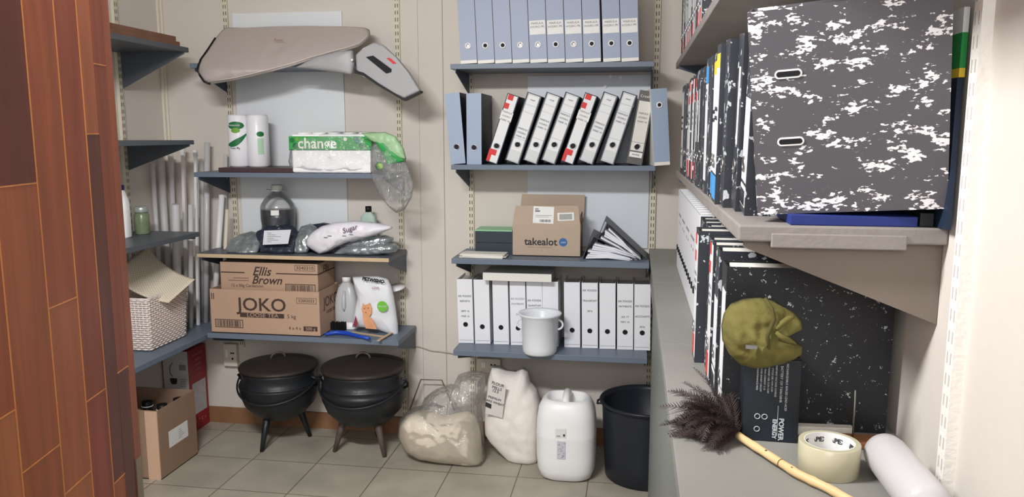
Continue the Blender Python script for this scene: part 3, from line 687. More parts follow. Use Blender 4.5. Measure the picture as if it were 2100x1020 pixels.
curved(r, 'green_swoosh', M_dgreen, -.05, .051, -.75, 1.25, 0, 0, off=.0011, shape=swoosh)
curved(r, 'green_logo', M_dgreen, .045, .051, .35, 1.05, 0, 0, shape=ell(.155, .012))
curved(r, 'green_strip', mat('pale_green_print', (170, 205, 178), .5), .045, .051, .42, .98, .06, .135)
text('TWINSAVER', .011, M_paper, r, (-.045, -.0535, .195))
text('Twin Ply', .014, M_ink, r, (-.045, -.0535, .089))
# toilet tissue pack
r = thing('tissue_pack', 'long pack of white tissue rolls under a green printed plastic band', 'tissue pack', (-1.37, 3.41, ZL[1]))
xa, xb = -1.563, -1.173; hw = (xb-xa)/2
b = MB()
n = 5
for j in range(2):
    for k in range(n):
        cx = -hw+.022+ (k+.5)*(2*hw-.022)/n; rr = (2*hw-.022)/n/2
        b.lathe([(0.01, 0), (rr*.98, 0.001), (rr, .006), (rr, .088), (rr*.97, .092), (.01, .092)], 28, c=(cx, 0.065), M=Matrix.Translation((0, -.022, .093*j)))
b.build('tissue_rolls', M_paper, r)
M_tis = mat('tissue_wrap', (240, 240, 243), .35, bump=.12, bscale=14)
b = MB(); b.box(-hw+.008, hw-.001, 0, .088, .001, .178); b.build('tissue_wrap', M_tis, r, bevel=.010, seg=3)
M_gp = mat('green_band', (52, 156, 76), .35, var=16, vscale=38, bump=.1, bscale=20)
b = MB(); b.box(-hw-.003, hw+.004, -.002, .09, .106, .168); b.build('green_band', M_gp, r, bevel=.004, seg=3)
text('change', .068, M_paper, r, (-.06, -.0028, .134), off=.0012)
b = MB(); b.box(-hw-.002, hw, -.0032, -.002, .1045, .1075); b.build('band_edge', M_dgreen, r)
for k, (x, z) in enumerate([(-.18, .15), (-.165, .125), (.075, .155), (.13, .15), (.15, .125), (.115, .122), (-.155, .155)]):
    b = MB(); b.disc((x, -.0031, z), [.012, .014, .009, .016, .013, .008, .009][k], 16); b.build('printed_leaf', [M_dgreen, M_dgreen, M_paper, mat('teal_print', (30, 120, 100), .5), M_dgreen, M_green, mat('leaf_green', (110, 160, 60), .5)][k], r)
b = pillow([(x-(xa+xb)/2, z) for x, z in [(xa-.02, .01), (xa-.028, .05), (xa-.018, .11), (xa+.02, .17), (xa+.2, .189), (xb+.01, .187), (xb+.03, .12), (xb+.02, .01), (xa+.2, .002)]], .058, lambda x, z: .045, N=90, M=12, p=.18, wr=.012, ws=14, floor=.0, seed=11)
b.build('clear_wrap', M_clear, r)
# hanging bag off the end
r = thing('plastic_bag', 'crumpled clear plastic packaging with green flap hanging off the shelf end', 'plastic bag', (-1.06, 3.37, ZL[1])); og = Vector((-1.06, 3.37, ZL[1]))
P = pxo([(762, 300), (785, 285), (815, 300), (832, 325), (845, 350), (851, 380), (846, 405), (832, 430), (815, 437), (800, 425), (782, 402), (768, 375), (762, 350)], 3.36)
b = pillow(P, .045, lambda x, z: 3.345, N=80, M=14, wr=.035, ws=16, seed=4); b.build('clear_bag', M_clear2, r, origin=og)
def plate2(pts, y0, y1, name, m, bump_=.006, sd=1):
    P = pxo(pts, y0); b = pillow(P, abs(y1-y0), lambda x, z: y0, N=60, M=10, wr=bump_, ws=18, seed=sd); return b.build(name, m, r, origin=og)
plate2([(740, 273), (790, 271), (812, 280), (828, 305), (834, 328), (808, 325), (786, 300), (760, 288)], 3.335, 3.350, 'pale_green_flap', mat('sage_print', (150, 186, 142), .4, var=18, vscale=40), sd=3)
plate2([(768, 288), (785, 292), (818, 322), (832, 330), (820, 333), (795, 338), (786, 318)], 3.325, 3.333, 'green_flap', M_green, sd=6)
b = MB(); p = atY(778, 341, 3.315); b.disc(p, .020, 24); b.build('printed_circle', M_dgreen, r, origin=og)
b = MB(); p = atY(779, 341, 3.3145); b.disc(p, .013, 24); b.build('printed_circle', mat('leaf_lime', (150, 195, 60), .5), r, origin=og)

# foil packs, sugar, jug, small bottle on third shelf
M_dark = mat('dark_liquid', (32, 34, 48), .25)
r = thing('water_jug', 'large ribbed clear jug half full of dark liquid behind the foil packs', 'jug', (-1.724, 3.595, ZL[2]))
jp = [(0, .002), (.072, .002), (.08, .01), (.083, .03), (.079, .06), (.083, .09), (.079, .12), (.083, .15), (.083, .205), (.08, .222), (.06, .252), (.035, .275), (.022, .286), (.022, .30)]
b = MB(); b.lathe(jp, 44); b.build('jug_shell', film('pet_shell', (215, 222, 222), .95, .15, 12), r)
b = MB(); b.lathe([(0, .004), (.07, .004), (.077, .012), (.080, .03), (.076, .06), (.080, .09), (.076, .12), (.080, .15), (.080, .195), (0, .195)], 44); b.build('dark_contents', M_dark, r)
b = MB(); b.lathe([(0, .292), (.026, .292), (.027, .297), (.027, .312), (.024, .318), (0, .318)], 28); b.build('cap', mat('pale_cap', (206, 212, 208), .4), r)
b = MB(); b.tube([(.03*math.cos(t), .03*math.sin(t), .290) for t in [2*PI*k/20 for k in range(20)]], .0022, 6, closed=True); b.tube([(-.025, -.005, .290), (-.045, -.02, .291), (-.05, -.005, .294), (-.03, .005, .29)], .003, 6); b.build('carry_ring', mat('pale_cap', (206, 212, 208), .4), r)
curved(r, 'label', M_paper, 0, .083, .05, .5, .175, .200, off=.002)
p = atZ(723, 470, ZL[2]); r = thing('small_bottle', 'small pale green bottle with black cap behind the sugar bag', 'bottle', (-1.262, 3.60, ZL[2]))
b = MB(); b.lathe([(0, 0), (.034, 0), (.037, .006), (.037, .162), (.034, .172), (.014, .19), (.014, .198), (0, .198)], 24, pw=5, sy=.6); b.build('bottle_body', mat('pale_green_bottle', (176, 196, 186), .4), r)
b = MB(); b.lathe([(0, .192), (.015, .192), (.015, .218), (0, .219)], 20); b.build('cap', M_black, r)
b = MB(); b.box(-.033, .033, -.0245, -.0225, .05, .135); b.build('label', mat('label_sage', (150, 180, 150), .5), r)
text('Fynn', .036, M_ink, r, (0, -.025, .105)); text('TM 50', .022, M_dgreen, r, (0, -.025, .137))
M_foil = mat('foil_pack', (148, 154, 158), .2, metal=.5, var=50, vscale=28, bump=.9, bscale=26)
M_dpack = mat('dark_pack', (48, 52, 66), .25, var=10, vscale=30, bump=.8, bscale=24)
def pack(name, label, cat, pts, y, th, m, seed, wr=.012, tilt=0, grp=None, ws=18, sub=None, floor=None, p=.5, z0=None):
    P = pxo(pts, y); cx = sum(a for a, _ in P)/len(P); zz = min(c for _, c in P) if z0 is None else z0
    og = Vector((cx, y, zz)); r = thing(name, label, cat, og, group=grp)
    b = pillow(P, th, lambda x, z: y+(z-zz)*tilt, N=90, M=16, wr=wr, ws=ws, seed=seed, floor=floor, p=p); b.build('pack_body', m, r, origin=og); return r, og
Gf = 'foil packs on the left third shelf'
pack('foil_pack', 'crumpled silver-grey foil pack at the left end of the packs', 'pack', [(458, 512), (463, 495), (478, 484), (500, 478), (520, 483), (528, 500), (527, 520), (510, 524), (488, 523), (466, 519)], 3.45, .035, M_foil, 1, grp=Gf, floor=ZL[2], tilt=.7)
pack('foil_pack', 'dark foil pack between the left crumpled pack and the labelled pack', 'pack', [(515, 518), (516, 500), (522, 476), (545, 465), (570, 464), (585, 475), (580, 510), (560, 521)], 3.49, .02, M_dpack, 2, grp=Gf, floor=ZL[2], tilt=.2)
r, og = pack('foil_pack', 'dark foil pack carrying a white paper label', 'pack', [(533, 520), (530, 500), (535, 470), (560, 463), (590, 468), (602, 480), (606, 500), (602, 520), (570, 523)], 3.46, .035, M_dpack, 3, grp=Gf, floor=ZL[2], tilt=.6)
P = [atY(a, c, 3.425) for a, c in ((540, 502), (592, 500), (598, 471), (543, 473))]
b = MB(); b.prism([(q.x, q.z) for q in P], 'y', 3.418, 3.420); b.build('paper_label', mat('paper_label', (214, 216, 224), .6), r, origin=og)
b = MB()
for k in range(6):
    q = atY(548, 478+k*3.6, 3.4175); b.box(q.x, q.x+.02+.06*((k*7)%5)/5, 3.4165, 3.4178, q.z-.0008, q.z+.0008)
b.build('printed_lines', M_inkg, r, origin=og)
pack('foil_pack', 'grey foil pack standing between the labelled pack and the sugar bag', 'pack', [(596, 518), (600, 490), (606, 468), (625, 462), (640, 470), (640, 495), (630, 519), (612, 521)], 3.48, .03, M_foil, 4, grp=Gf, floor=ZL[2], tilt=.5)
pack('foil_pack', 'dark foil pack tucked behind the left end of the sugar bag', 'pack', [(625, 515), (622, 480), (632, 462), (660, 458), (690, 463), (690, 500), (660, 515)], 3.57, .03, M_dpack, 5, grp=Gf, floor=ZL[2], tilt=.2)
pack('foil_pack', 'flat glossy plastic pack at the bottom under the sugar bag, right side', 'pack', [(683, 520), (700, 506), (740, 500), (780, 497), (812, 500), (820, 508), (810, 518), (770, 524), (720, 525)], 3.50, .06, M_foil, 6, grp=Gf, floor=ZL[2])
pack('foil_pack', 'glossy plastic pack on top of the flat one, right of the sugar bag', 'pack', [(690, 505), (710, 494), (750, 486), (790, 482), (808, 488), (806, 497), (780, 502), (740, 507), (705, 510)], 3.53, .055, M_foil, 7, grp=Gf, floor=ZL[2]+.02)
M_sug = mat('sugar_plastic', (226, 224, 232), .4, bump=.35, bscale=18)
r, og = pack('sugar_bag', 'white plastic sugar bag with purple lettering lying across the foil packs', 'bag', [(628, 490), (640, 476), (660, 464), (690, 456), (730, 453), (770, 457), (802, 463), (806, 468), (790, 475), (765, 484), (740, 490), (715, 496), (690, 507), (672, 517), (655, 522), (638, 512), (627, 503)], 3.46, .045, M_sug, 8, wr=.010)
q = atY(717, 470, 3.41); text('Sugar', .034, mat('purple_print', (96, 62, 92), .6), r, (q.x-og.x, -.050, q.z-og.z), rot=(PI/2, -math.radians(18), 0), shear=.2)
b = MB()
for k, (a, c) in enumerate([(720, 481), (706, 484), (668, 487), (676, 484)]):
    q = atY(a, c, 3.4125); b.box(q.x-.009, q.x+.009, 3.4095, 3.4115, q.z-.0015, q.z+.0015)
b.build('printed_lines', M_inkg, r, origin=og)

# tea cartons
r = thing('cardboard_box', 'open brown loose tea carton with large lettering on the lowest left shelf', 'box', (-1.72, 3.40, ZL[3]))
xa, xb = -1.995+1.72, -1.4445+1.72; dj = .25; hj = .215; t = .004
b = MB(); b.box(xa, xb, 0, t, 0, hj); b.box(xa, xb, dj-t, dj, 0, hj); b.box(xa, xa+t, t, dj-t, 0, hj); b.box(xb-t, xb, t, dj-t, 0, hj); b.box(xa, xb, 0, dj, 0, t); b.build('box_body', M_card, r)
text('JOKO', .088, M_cardd, r, (-.012, -.0006, .142), sx=1.1, off=.001)
b = MB(); b.box(-.125, .098, -.001, 0, .082, .104); b.build('title_bar', M_cardd, r); text('LOOSE TEA', .026, M_card, r, (-.01, -.0014, .093), sx=1.2)
text('5 kg', .026, M_cardd, r, (.135, -.0006, .092)); text('4 x 4 x', .022, M_cardd, r, (.15, -.0006, .036))
b = MB(); b.box(.193, .262, -.001, 0, .025, .048); b.build('weight_bar', M_cardd, r); text('500 g', .022, M_card, r, (.228, -.0014, .036))
def barcode(x0, x1, z0, z1, par, y=-.0006, n=15):
    b = MB()
    for (a, c, e, f) in ((x0, x1, z0, z0+.003), (x0, x1, z1-.003, z1), (x0, x0+.003, z0, z1), (x1-.003, x1, z0, z1)): b.box(a, c, y-.0006, y+.0004, e, f)
    rnd = random.Random(n)
    for k in range(n):
        xx = x0+.008+(x1-x0-.016)*k/n; b.box(xx, xx+rnd.choice([.002, .004]), y-.0006, y+.0004, z0+.005, z1-.005)
    b.build('barcode', M_cardd, par)
barcode(-.255, -.112, .028, .068, r, n=22)
b = MB()
for (a, c, e, f) in ((.163, .262, .183, .1845), (.163, .262, .157, .1585), (.163, .1645, .157, .1845), (.2605, .262, .157, .1845)): b.box(a, c, -.001, 0, e, f)
for xx in (-.268, -.258): b.box(xx, xx+.004, -.001, 0, .165, .195)
b.build('printed_frame', M_cardd, r); text('52003033', .020, M_cardd, r, (.212, -.0006, .1705))
for k, z in enumerate((.12, .07)): text('JOKO' if k == 0 else 'LOOSE TEA', .07 if k == 0 else .022, M_cardd, r, (xb+.0006, .14, z+.03), rot=(PI/2, 0, PI/2))
r = thing('cardboard_box', 'brown carton with script lettering nested inside the open tea carton', 'box', (-1.7, 3.435, ZL[3]+.006))
xa, xb = -1.955+1.7, -1.462+1.7; hE = .335; dE = .205
b = MB(); b.box(xa, xb, 0, dE, 0, hE); b.build('box_body', M_card, r, bevel=.002)
text('Ellis', .060, M_cardd, r, (-.045, -.0006, .292), shear=.35, off=.0008); text('Brown', .056, M_cardd, r, (-.02, -.0006, .250), shear=.35, off=.0008)
b = MB(); b.box(.03, xb, -.001, 0, .283, .288); b.build('printed_line', M_cardd, r)
b = MB(); b.box(xa+.004, -.13, -.001, 0, .283, .288); b.box(-.19, -.11, -.001, 0, .258, .260); b.box(-.215, -.11, -.001, 0, .246, .248); b.build('printed_lines', M_cardd, r)
b = MB()
for (a, c, e, f) in ((.125, .225, .327, .3285), (.125, .225, .301, .3025), (.125, .1265, .301, .3285), (.2235, .225, .301, .3285)): b.box(a, c, -.001, 0, e, f)
b.build('printed_frame', M_cardd, r); text('3040310', .022, M_cardd, r, (.175, -.0006, .3145), sx=1.15)
text('12 x 50g Cardamom', .020, M_cardd, r, (-.12, -.0006, .222)); barcode(.075, .225, .2, .237, r, n=19)
b = MB(); b.box(xb, xb+.001, 0, dE, .283, .288); b.build('side_line', M_cardd, r); text('Ellis', .05, M_cardd, r, (xb+.0006, .1, .30), rot=(PI/2, 0, PI/2), shear=.3)

# milk-style jug, pet food bag, brush and rulers
r = thing('plastic_bottle', 'milky plastic bottle with white screw cap beside the tea cartons', 'bottle', (-1.384, 3.60, ZL[3]))
b = MB(); b.lathe([(0, .001), (.054, .001), (.058, .008), (.058, .10), (.054, .15), (.040, .20), (.024, .222), (.018, .228), (.018, .236), (0, .236)], 40, pw=3.2, sy=.75); b.build('bottle_body', M_hdpe, r)
b = MB(); b.lathe([(0, .003), (.052, .003), (.055, .008), (.055, .032), (0, .032)], 40, pw=3.2, sy=.75); 
b = MB(); b.lathe([(0, .0), (.059, .0), (.0592, .003), (.0592, .034), (0, .034)], 40, pw=3.2, sy=.76); b.build('bottle_foot', M_wplas, r)
b = MB(); b.lathe([(0, .230), (.021, .230), (.021, .252), (.019, .254), (0, .254)], 24); b.build('cap', M_wplas, r)
b = MB(); b.tube([(.0, -.044, .09), (.0, -.047, .11), (.0, -.044, .15), (0, -.034, .19)], [.003, .010, .010, .006], 10); b.build('grip', M_hdpe, r)
M_pet = mat('pet_bag_plastic', (228, 230, 236), .35, bump=.3, bscale=12)
r, og = pack('pet_food_bag', 'white pet food bag with a ginger cat picture and green disc', 'bag', [(723, 568), (745, 567), (775, 567), (795, 572), (803, 588), (808, 610), (812, 635), (816, 665), (817, 690), (800, 686), (775, 677), (750, 673), (722, 671), (727, 640), (733, 610), (728, 590)], 3.52, .04, M_pet, 9, wr=.008, ws=11)
def onbag(pts, name, m, y=3.468, th=.002):
    b = MB(); b.prism(pxo(pts, y), 'y', y, y+th); return b.build(name, m, r, origin=og, bevel=0)
M_ging = mat('ginger_print', (222, 160, 118), .6, var=20, vscale=40)
onbag([(744, 622), (747, 626), (753, 625), (758, 621), (762, 632), (762, 643), (757, 650), (764, 656), (770, 668), (773, 676), (750, 674), (745, 660), (744, 645), (741, 635)], 'cat_picture', M_ging)
b = MB()
for a, c in ((747, 633), (755, 632), (750, 641)): q = atY(a, c, 3.466); b.disc(q, .003, 10)
b.build('cat_face', mat('ginger_dark', (150, 90, 62), .6), r, origin=og)
b = MB(); q = atY(784, 629, 3.465); b.disc(q, .0255, 32); b.build('green_disc', mat('lime_disc', (112, 192, 66), .5), r, origin=og)
text('HEALTHY', .010, M_paper, r, (q.x-og.x, 3.464-og.y, q.z-og.z))
q = atY(766, 575, 3.478); text('PETWISHO', .022, M_black, r, (q.x-og.x, 3.475-og.y, q.z-og.z), rot=(PI/2, .12, 0), off=.0012)
q = atY(770, 591, 3.47); text('LOVE', .015, mat('wine_print', (140, 50, 60), .6), r, (q.x-og.x, 3.470-og.y, q.z-og.z))
onbag([(724, 668), (729, 648), (733, 664), (730, 671)], 'red_print', mat('wine_print', (140, 50, 60), .6))
p = atZ(710, 688, ZL[3]); r = thing('cleaning_brush', 'black-bristled brush with a bright blue handle in front of the milky bottle', 'brush', (p.x, p.y, ZL[3])); og = Vector((p.x, p.y, ZL[3]))
M_bh = mat('brush_blue', (32, 72, 180), .35)
q = [atZ(a, c, ZL[3]+.012) for a, c in ((667, 686), (690, 682), (712, 684), (735, 690), (758, 695))]
b = MB(); b.tube([(v.x, v.y, v.z) for v in q], [.007, .011, .011, .009, .007], 10); b.build('handle', M_bh, r, origin=og)
b = MB(); rnd = random.Random(3)
a0 = atZ(682, 676, ZL[3]); 
for k in range(420):
    u, v = rnd.random(), rnd.random(); x = a0.x+(-.015+.085*u); y_ = a0.y-.02+.03*v; h = .03+.012*rnd.random()
    dx, dy = rnd.uniform(-.01, .01), rnd.uniform(-.01, .01)
    b.box(x, x+.0016, y_, y_+.0016, ZL[3]+.001, ZL[3]+h)
b.build('bristles', M_black, r, origin=og)
for i, (A, B_) in enumerate((((722, 682), (788, 692)), ((806, 684), (776, 702)))):
    a0, b0 = atZ(*A, ZL[3]), atZ(*B_, ZL[3]); L = (b0-a0).length; b = MB(); b.box(0, L, -.007, .007, 0, .004)
    o = b.build('wooden_stick', M_pine, loc=(a0.x, a0.y, ZL[3]+.0003+i*.0045)); o.rotation_euler = (0, 0, math.atan2(b0.y-a0.y, b0.x-a0.x)); tag(o, ['thin wooden stick lying along the shelf below the pet food bag', 'thin wooden stick lying crosswise at the right end of the lowest left shelf'][i], 'stick')
q = atY(812, 596, 3.6)
b = MB(); b.lathe([(0, 0), (.02, .0), (.042, .012), (.044, .014), (0, .014)], 24); o = b.build('plastic_disc', M_wplas, loc=(q.x, 3.62, q.z)); o.rotation_euler = (.3, -.1, 0); tag(o, 'small white plastic disc poking out behind the pet food bag', 'disc')

# ------------------------------------------------------------- left wall shelf items
for i in range(2):
    b = MB(); b.box(XL+.02, -2.047-.014*i, 2.0, 3.36-.006*i, 0, .022); o = b.build('wooden_board', mat('board_wood', (122, 88, 68), .6, var=14, vscale=10), origin=None, bevel=.002); o.location = (0, 0, 1.9115+.0235*i)
    tag(o, ['lower of two brown wooden boards on the top left-wall shelf', 'upper of two brown wooden boards on the top left-wall shelf'][i], 'board', 'wooden boards on the left wall shelf')
b = MB(); b.lathe([(0, 0), (.035, 0), (.034, .010), (.02, .014), (0, .014)], 20, sx=1.4); o = b.build('plastic_fitting', M_paper, loc=(-2.16, 3.27, 1.9585)); tag(o, 'small white plastic piece lying on the upper wooden board', 'fitting')
p = atZ(268, 482, 1.063)
r = thing('white_bottle', 'white plastic bottle with dark blue cap on the left wall shelf', 'bottle', (-2.245, 3.14, 1.063))
b = MB(); b.lathe([(0, 0), (.034, 0), (.037, .006), (.036, .15), (.033, .17), (.022, .205), (.018, .212), (.018, .218), (0, .218)], 28, pw=3, sy=.8); b.build('bottle_body', M_wplas, r)
b = MB(); b.lathe([(0, .212), (.0205, .212), (.0205, .232), (.019, .234), (0, .234)], 24); b.build('cap', mat('navy_cap', (40, 42, 92), .4), r)
r = thing('glass_jar', 'small jar with a grey lid and green contents behind the white bottle', 'jar', (-2.235, 3.27, 1.063))
b = MB(); b.lathe([(0, 0), (.03, 0), (.033, .005), (.033, .09), (.026, .1), (0, .1)], 24); b.build('jar_body', mat('jar_green', (112, 128, 96), .25, var=30, vscale=30), r)
b = MB(); b.lathe([(0, .1), (.03, .1), (.032, .104), (.032, .122), (.028, .128), (0, .13)], 24); b.build('lid', mat('lid_grey', (176, 180, 180), .3, metal=.4), r)
# wicker basket
r = thing('wicker_basket', 'white rectangular wicker basket on the lowest left-wall shelf', 'basket', (-2.19, 3.215, .563))
bx0, bx1, by0, by1 = -.085, .095, -.155, .155; hB = .235; fl_ = 1.10
b = MB(); rows = 22
def pos(u, z, off):       # u along perimeter of rounded rectangle
    W, D = bx1-bx0, by1-by0; P_ = 2*(W+D); u %= P_; s = .90+.10*z/hB
    if u < W: x, y, nx, ny = bx0+u, by0, 0, -1
    elif u < W+D: x, y, nx, ny = bx1, by0+u-W, 1, 0
    elif u < 2*W+D: x, y, nx, ny = bx1-(u-W-D), by1, 0, 1
    else: x, y, nx, ny = bx0, by1-(u-2*W-D), -1, 0
    return ((x*s+nx*off), (y*s+ny*off), z)
PER = 2*((bx1-bx0)+(by1-by0)); ns = 52
for j in range(rows):
    z = .008+j*(hB-.02)/(rows-1)
    b.tube([pos(PER*k/(ns*2), z, .0042*math.sin(PI*(k/2*1.0+j)+PI/4)) for k in range(ns*2)], .0046, 5, closed=True)
b.build('weave', M_wick, r)
b = MB()
for k in range(ns): b.tube([pos(PER*(k+.25)/ns, 0.002, 0), pos(PER*(k+.25)/ns, hB, 0)], .0026, 5)
b.box(bx0*.9+.004, bx1*.9-.004, by0*.9+.004, by1*.9-.004, .002, .006); b.build('stakes', M_wick, r)
b = MB()
for dz in (0, .008): b.tube([pos(PER*k/80, hB+dz*.8-.002, .003*math.sin(PI*k/1.5+dz*400)) for k in range(80)], .0052, 6, closed=True)
b.build('rim', M_wick, r)
# woven mat leaning out of the basket (curved sheet)
wm = mat('woven_cream', (226, 216, 196), .75); nt = wm.node_tree; pb = nt.nodes['Principled BSDF']; tc = [n for n in nt.nodes if n.type == 'TEX_COORD'][0]
ck = nt.nodes.new('ShaderNodeTexChecker'); ck.inputs['Scale'].default_value = 70; ck.inputs[1].default_value = rgb((232, 222, 204)); ck.inputs[2].default_value = rgb((206, 194, 170)); nt.links.new(tc.outputs['UV'], ck.inputs['Vector']); nt.links.new(ck.outputs['Color'], pb.inputs['Base Color'])
bp = nt.nodes.new('ShaderNodeBump'); bp.inputs['Strength'].default_value = .8; bp.inputs['Distance'].default_value = .004; nt.links.new(ck.outputs['Fac'], bp.inputs['Height']); nt.links.new(bp.outputs[0], pb.inputs['Normal'])
C0, C1, C2, C3 = [atY(a, c, y) for a, c, y in ((225, 562, 3.06), (346, 622, 3.15), (400, 574, 3.28), (300, 506, 3.36))]; b = MB(); NU = 16; grid = {}
for sgn in (0, 1):
    for i in range(NU+1):
        for j in range(NU+1):
            u, v = i/NU, j/NU
            q = (C0*(1-u)+C1*u)*(1-v)+(C3*(1-u)+C2*u)*v
            n_ = (C1-C0).cross(C3-C0).normalized(); q = q+n_*(-.030*(1-(2*u-1)**2)*1.0+.004*sgn)
            grid[sgn, i, j] = b.bm.verts.new(q)
uvl = b.bm.loops.layers.uv.new('UVMap')
for sgn in (0, 1):
    for i in range(NU):
        for j in range(NU):
            f = b.bm.faces.new([grid[sgn, i, j], grid[sgn, i+1, j], grid[sgn, i+1, j+1], grid[sgn, i, j+1]]); f.smooth = True
            for l, (du, dv) in zip(f.loops, ((0, 0), (1, 0), (1, 1), (0, 1))): l[uvl].uv = ((i+du)/NU*.5, (j+dv)/NU*.5)
for i in range(NU):
    for a, c in (((i, 0), (i+1, 0)), ((i, NU), (i+1, NU)), ((0, i), (0, i+1)), ((NU, i), (NU, i+1))):
        b.bm.faces.new([grid[0, a[0], a[1]], grid[0, c[0], c[1]], grid[1, c[0], c[1]], grid[1, a[0], a[1]]])
o = b.build('woven_mat', wm, origin=(C0+C2)/2); tag(o, 'cream woven mat leaning out of the top of the wicker basket', 'mat')

# tubes in the corner
TB = [ # top px, bottom px at y~690, depth, radius, mat, top y
 ((303, 335), (338, 800), 3.52, .011, 'p'), ((323, 322), (352, 800), 3.58, .017, 'p'), ((350, 318), (368, 800), 3.62, .013, 'p'), ((360, 418), (368, 800), 3.47, .020, 'p'),
 ((375, 300), (388, 800), 3.60, .0075, 'w'), ((391, 420), (392, 800), 3.50, .012, 'p'), ((401, 308), (409, 800), 3.56, .0065, 'w'), ((425, 292), (421, 800), 3.62, .014, 't'),
 ((413, 330), (418, 800), 3.66, .012, 'p'), ((455, 400), (428, 800), 3.60, .014, 'w'), ((466, 430), (448, 800), 3.56, .009, 'c'), ((463, 318), (455, 800), 3.66, .010, 'p')]
TL = ['thin grey pipe leaning leftmost in the corner bundle', 'thick pale pipe second from left in the corner bundle', 'pale pipe third from left in the corner bundle', 'short fat pipe with rounded top in the corner bundle',
      'bright square white trunking with a cap in the corner bundle', 'short pale pipe ending low in the corner bundle', 'very thin white trunking with capped top in the corner bundle', 'tall translucent tube, tallest in the corner bundle',
      'pale pipe behind the tall translucent tube', 'short white pipe beside the left slotted rail', 'short cream pipe with an end hole beside the left slotted rail', 'pale pipe standing behind the left end of the towel shelf']
for i, (A, B_, y, rr, k) in enumerate(TB):
    a0 = atY(*A, y); b0 = atY(*B_, y); d = (b0-a0); b0 = a0+d*((a0.z-.5635)/(a0.z-b0.z))
    b0.x = max(b0.x, XL+rr+.015); a0.x = max(a0.x, XL+rr+.014)
    b = MB(); m = {'p': M_pvc, 'w': M_pvcw, 'c': M_pvcc, 't': mat('tube_translucent', (214, 214, 216), .25, trans=.2)}[k]
    ax = (a0-b0).normalized(); L = (a0-b0).length; M = ax.to_track_quat('Z', 'Y').to_matrix().to_4x4()
    if i in (4, 6): b.box(-rr, rr, -rr, rr, 0, L-.03, 0, M); b.box(-rr*1.3, rr*1.3, -rr*1.3, rr*1.3, L-.03, L, 1, M)
    else: b.lathe([(rr*.7, 0), (rr, 0), (rr, L-(.012 if i == 3 else 0)), (rr*.8, L), (rr*.75, L-.02), (0, L-.02)], 20, M=M); 
    o = b.build('plastic_pipe', [m, M_pvcw], loc=b0); tag(o, TL[i], 'pipe', 'pipes bundled in the left corner')

# ------------------------------------------------------------- floor left: cartons and coffee box
r = thing('cardboard_box', 'open brown carton of bottles on the floor, front right of two', 'box', (-2.195, 3.145, 0))
hw, hd, hb, t = .155, .147, .318, .004
b = MB(); b.box(-hw, hw, -hd, -hd+t, 0, hb); b.box(-hw, hw, hd-t, hd, 0, hb); b.box(-hw, -hw+t, -hd+t, hd-t, 0, hb); b.box(hw-t, hw, -hd+t, hd-t, 0, hb); b.box(-hw, hw, -hd, hd, 0, t); b.build('box_body', M_cardb, r)
b = MB(); b.box(hw-.06, hw-.002, -hd-.003, -hd, .0, hb-.002); b.build('glued_flap', M_cardl, r)
b = MB(); b.prism([(-.075, .118), (.075, .118), (.075, .195), (-.075, .195)], 'x', hw, hw+.0008); o = b.build('paper_label', M_paper, r)
b = MB()
for k in range(5): b.box(hw+.0008, hw+.0014, .0, .02+.03*((k*3)%4)/4, .135+k*.01, .1365+k*.01)
b.build('printed_lines', M_inkg, r)
for i, (x, y, cc) in enumerate(((-.09, -.075, 0), (.0, -.08, 1), (.075, .01, 0), (.10, .10, 0), (-.02, .04, 0))):
    q = thing('dark_bottle', ['dark bottle with white-ringed cap in the carton, nearest the wooden door', 'bottle with pale grey cap at the front of the carton', 'dark bottle with white-ringed cap in the middle right of the carton', 'dark bottle with white-ringed cap at the far right of the carton', 'dark bottle in the middle of the carton'][i], 'bottle', (-2.195+x, 3.145+y, .005), group='bottles in the floor carton')
    b = MB(); b.lathe([(0, 0), (.034, 0), (.036, .01), (.036, .2), (.03, .23), (.018, .25), (.018, .262), (0, .262)], 24); b.build('bottle_body', mat('bottle_dark', (38, 24, 26), .3), q)
    b = MB(); b.lathe([(0, .255), (.022, .255), (.023, .26), (.023, .285), (0, .287)], 24); b.build('cap', M_black if not cc else mat('lid_pale', (190, 194, 194), .4), q)
    if not cc: b = MB(); b.tube([(.0235*math.cos(2*PI*k/20), .0235*math.sin(2*PI*k/20), .262) for k in range(20)], .003, 6, closed=True); b.build('cap_ring', M_wplas, q)
r = thing('cardboard_box', 'closed brown carton on the floor half hidden by the wooden door', 'box', (-2.235, 2.78, 0))
b = MB(); b.box(-.11, .11, -.2, .205, 0, .31); b.build('box_body', M_cardb, r, bevel=.002); b = MB(); b.box(-.11, .11, -.01, .01, .31, .3108); b.build('tape_strip', M_cardl, r)
r = thing('appliance_box', 'red and white appliance carton with pot pictures in the left corner', 'box', (-2.275, 3.60, 0))
M_bred = mat('box_red', (150, 38, 48), .5); M_bgr = mat('box_silver', (192, 190, 190), .45)
b = MB(); f = b.box(-.068, .072, -.085, .082, 0, .435); f[2].material_index = 1; f[5].material_index = 1; f[4].material_index = 1
b.build('box_body', [M_bred, M_bgr], r, bevel=.0015)
b = MB(); b.box(.0725, .0735, -.062, .062, .09, .255); b.build('side_panel', mat('panel_grey', (176, 172, 176), .5, var=20, vscale=40), r)
b = MB(); b.box(-.068, .072, -.0858, -.085, .0, .105); b.build('red_base_band', M_bred, r)
for k in range(5): text(['SLOW COOK', 'DESIGN', 'POWER', 'SAFETY', 'EASY'][k], .016, mat('pinkish', (196, 120, 124), .6), r, (.0737, 0, .40-k*.027), rot=(PI/2, 0, PI/2))
for k in range(4): text(['R', '*', 'C', 'o'][k], .026, mat('pinkish', (196, 120, 124), .6), r, (.0737, -.045+k*.03, .05), rot=(PI/2, 0, PI/2))
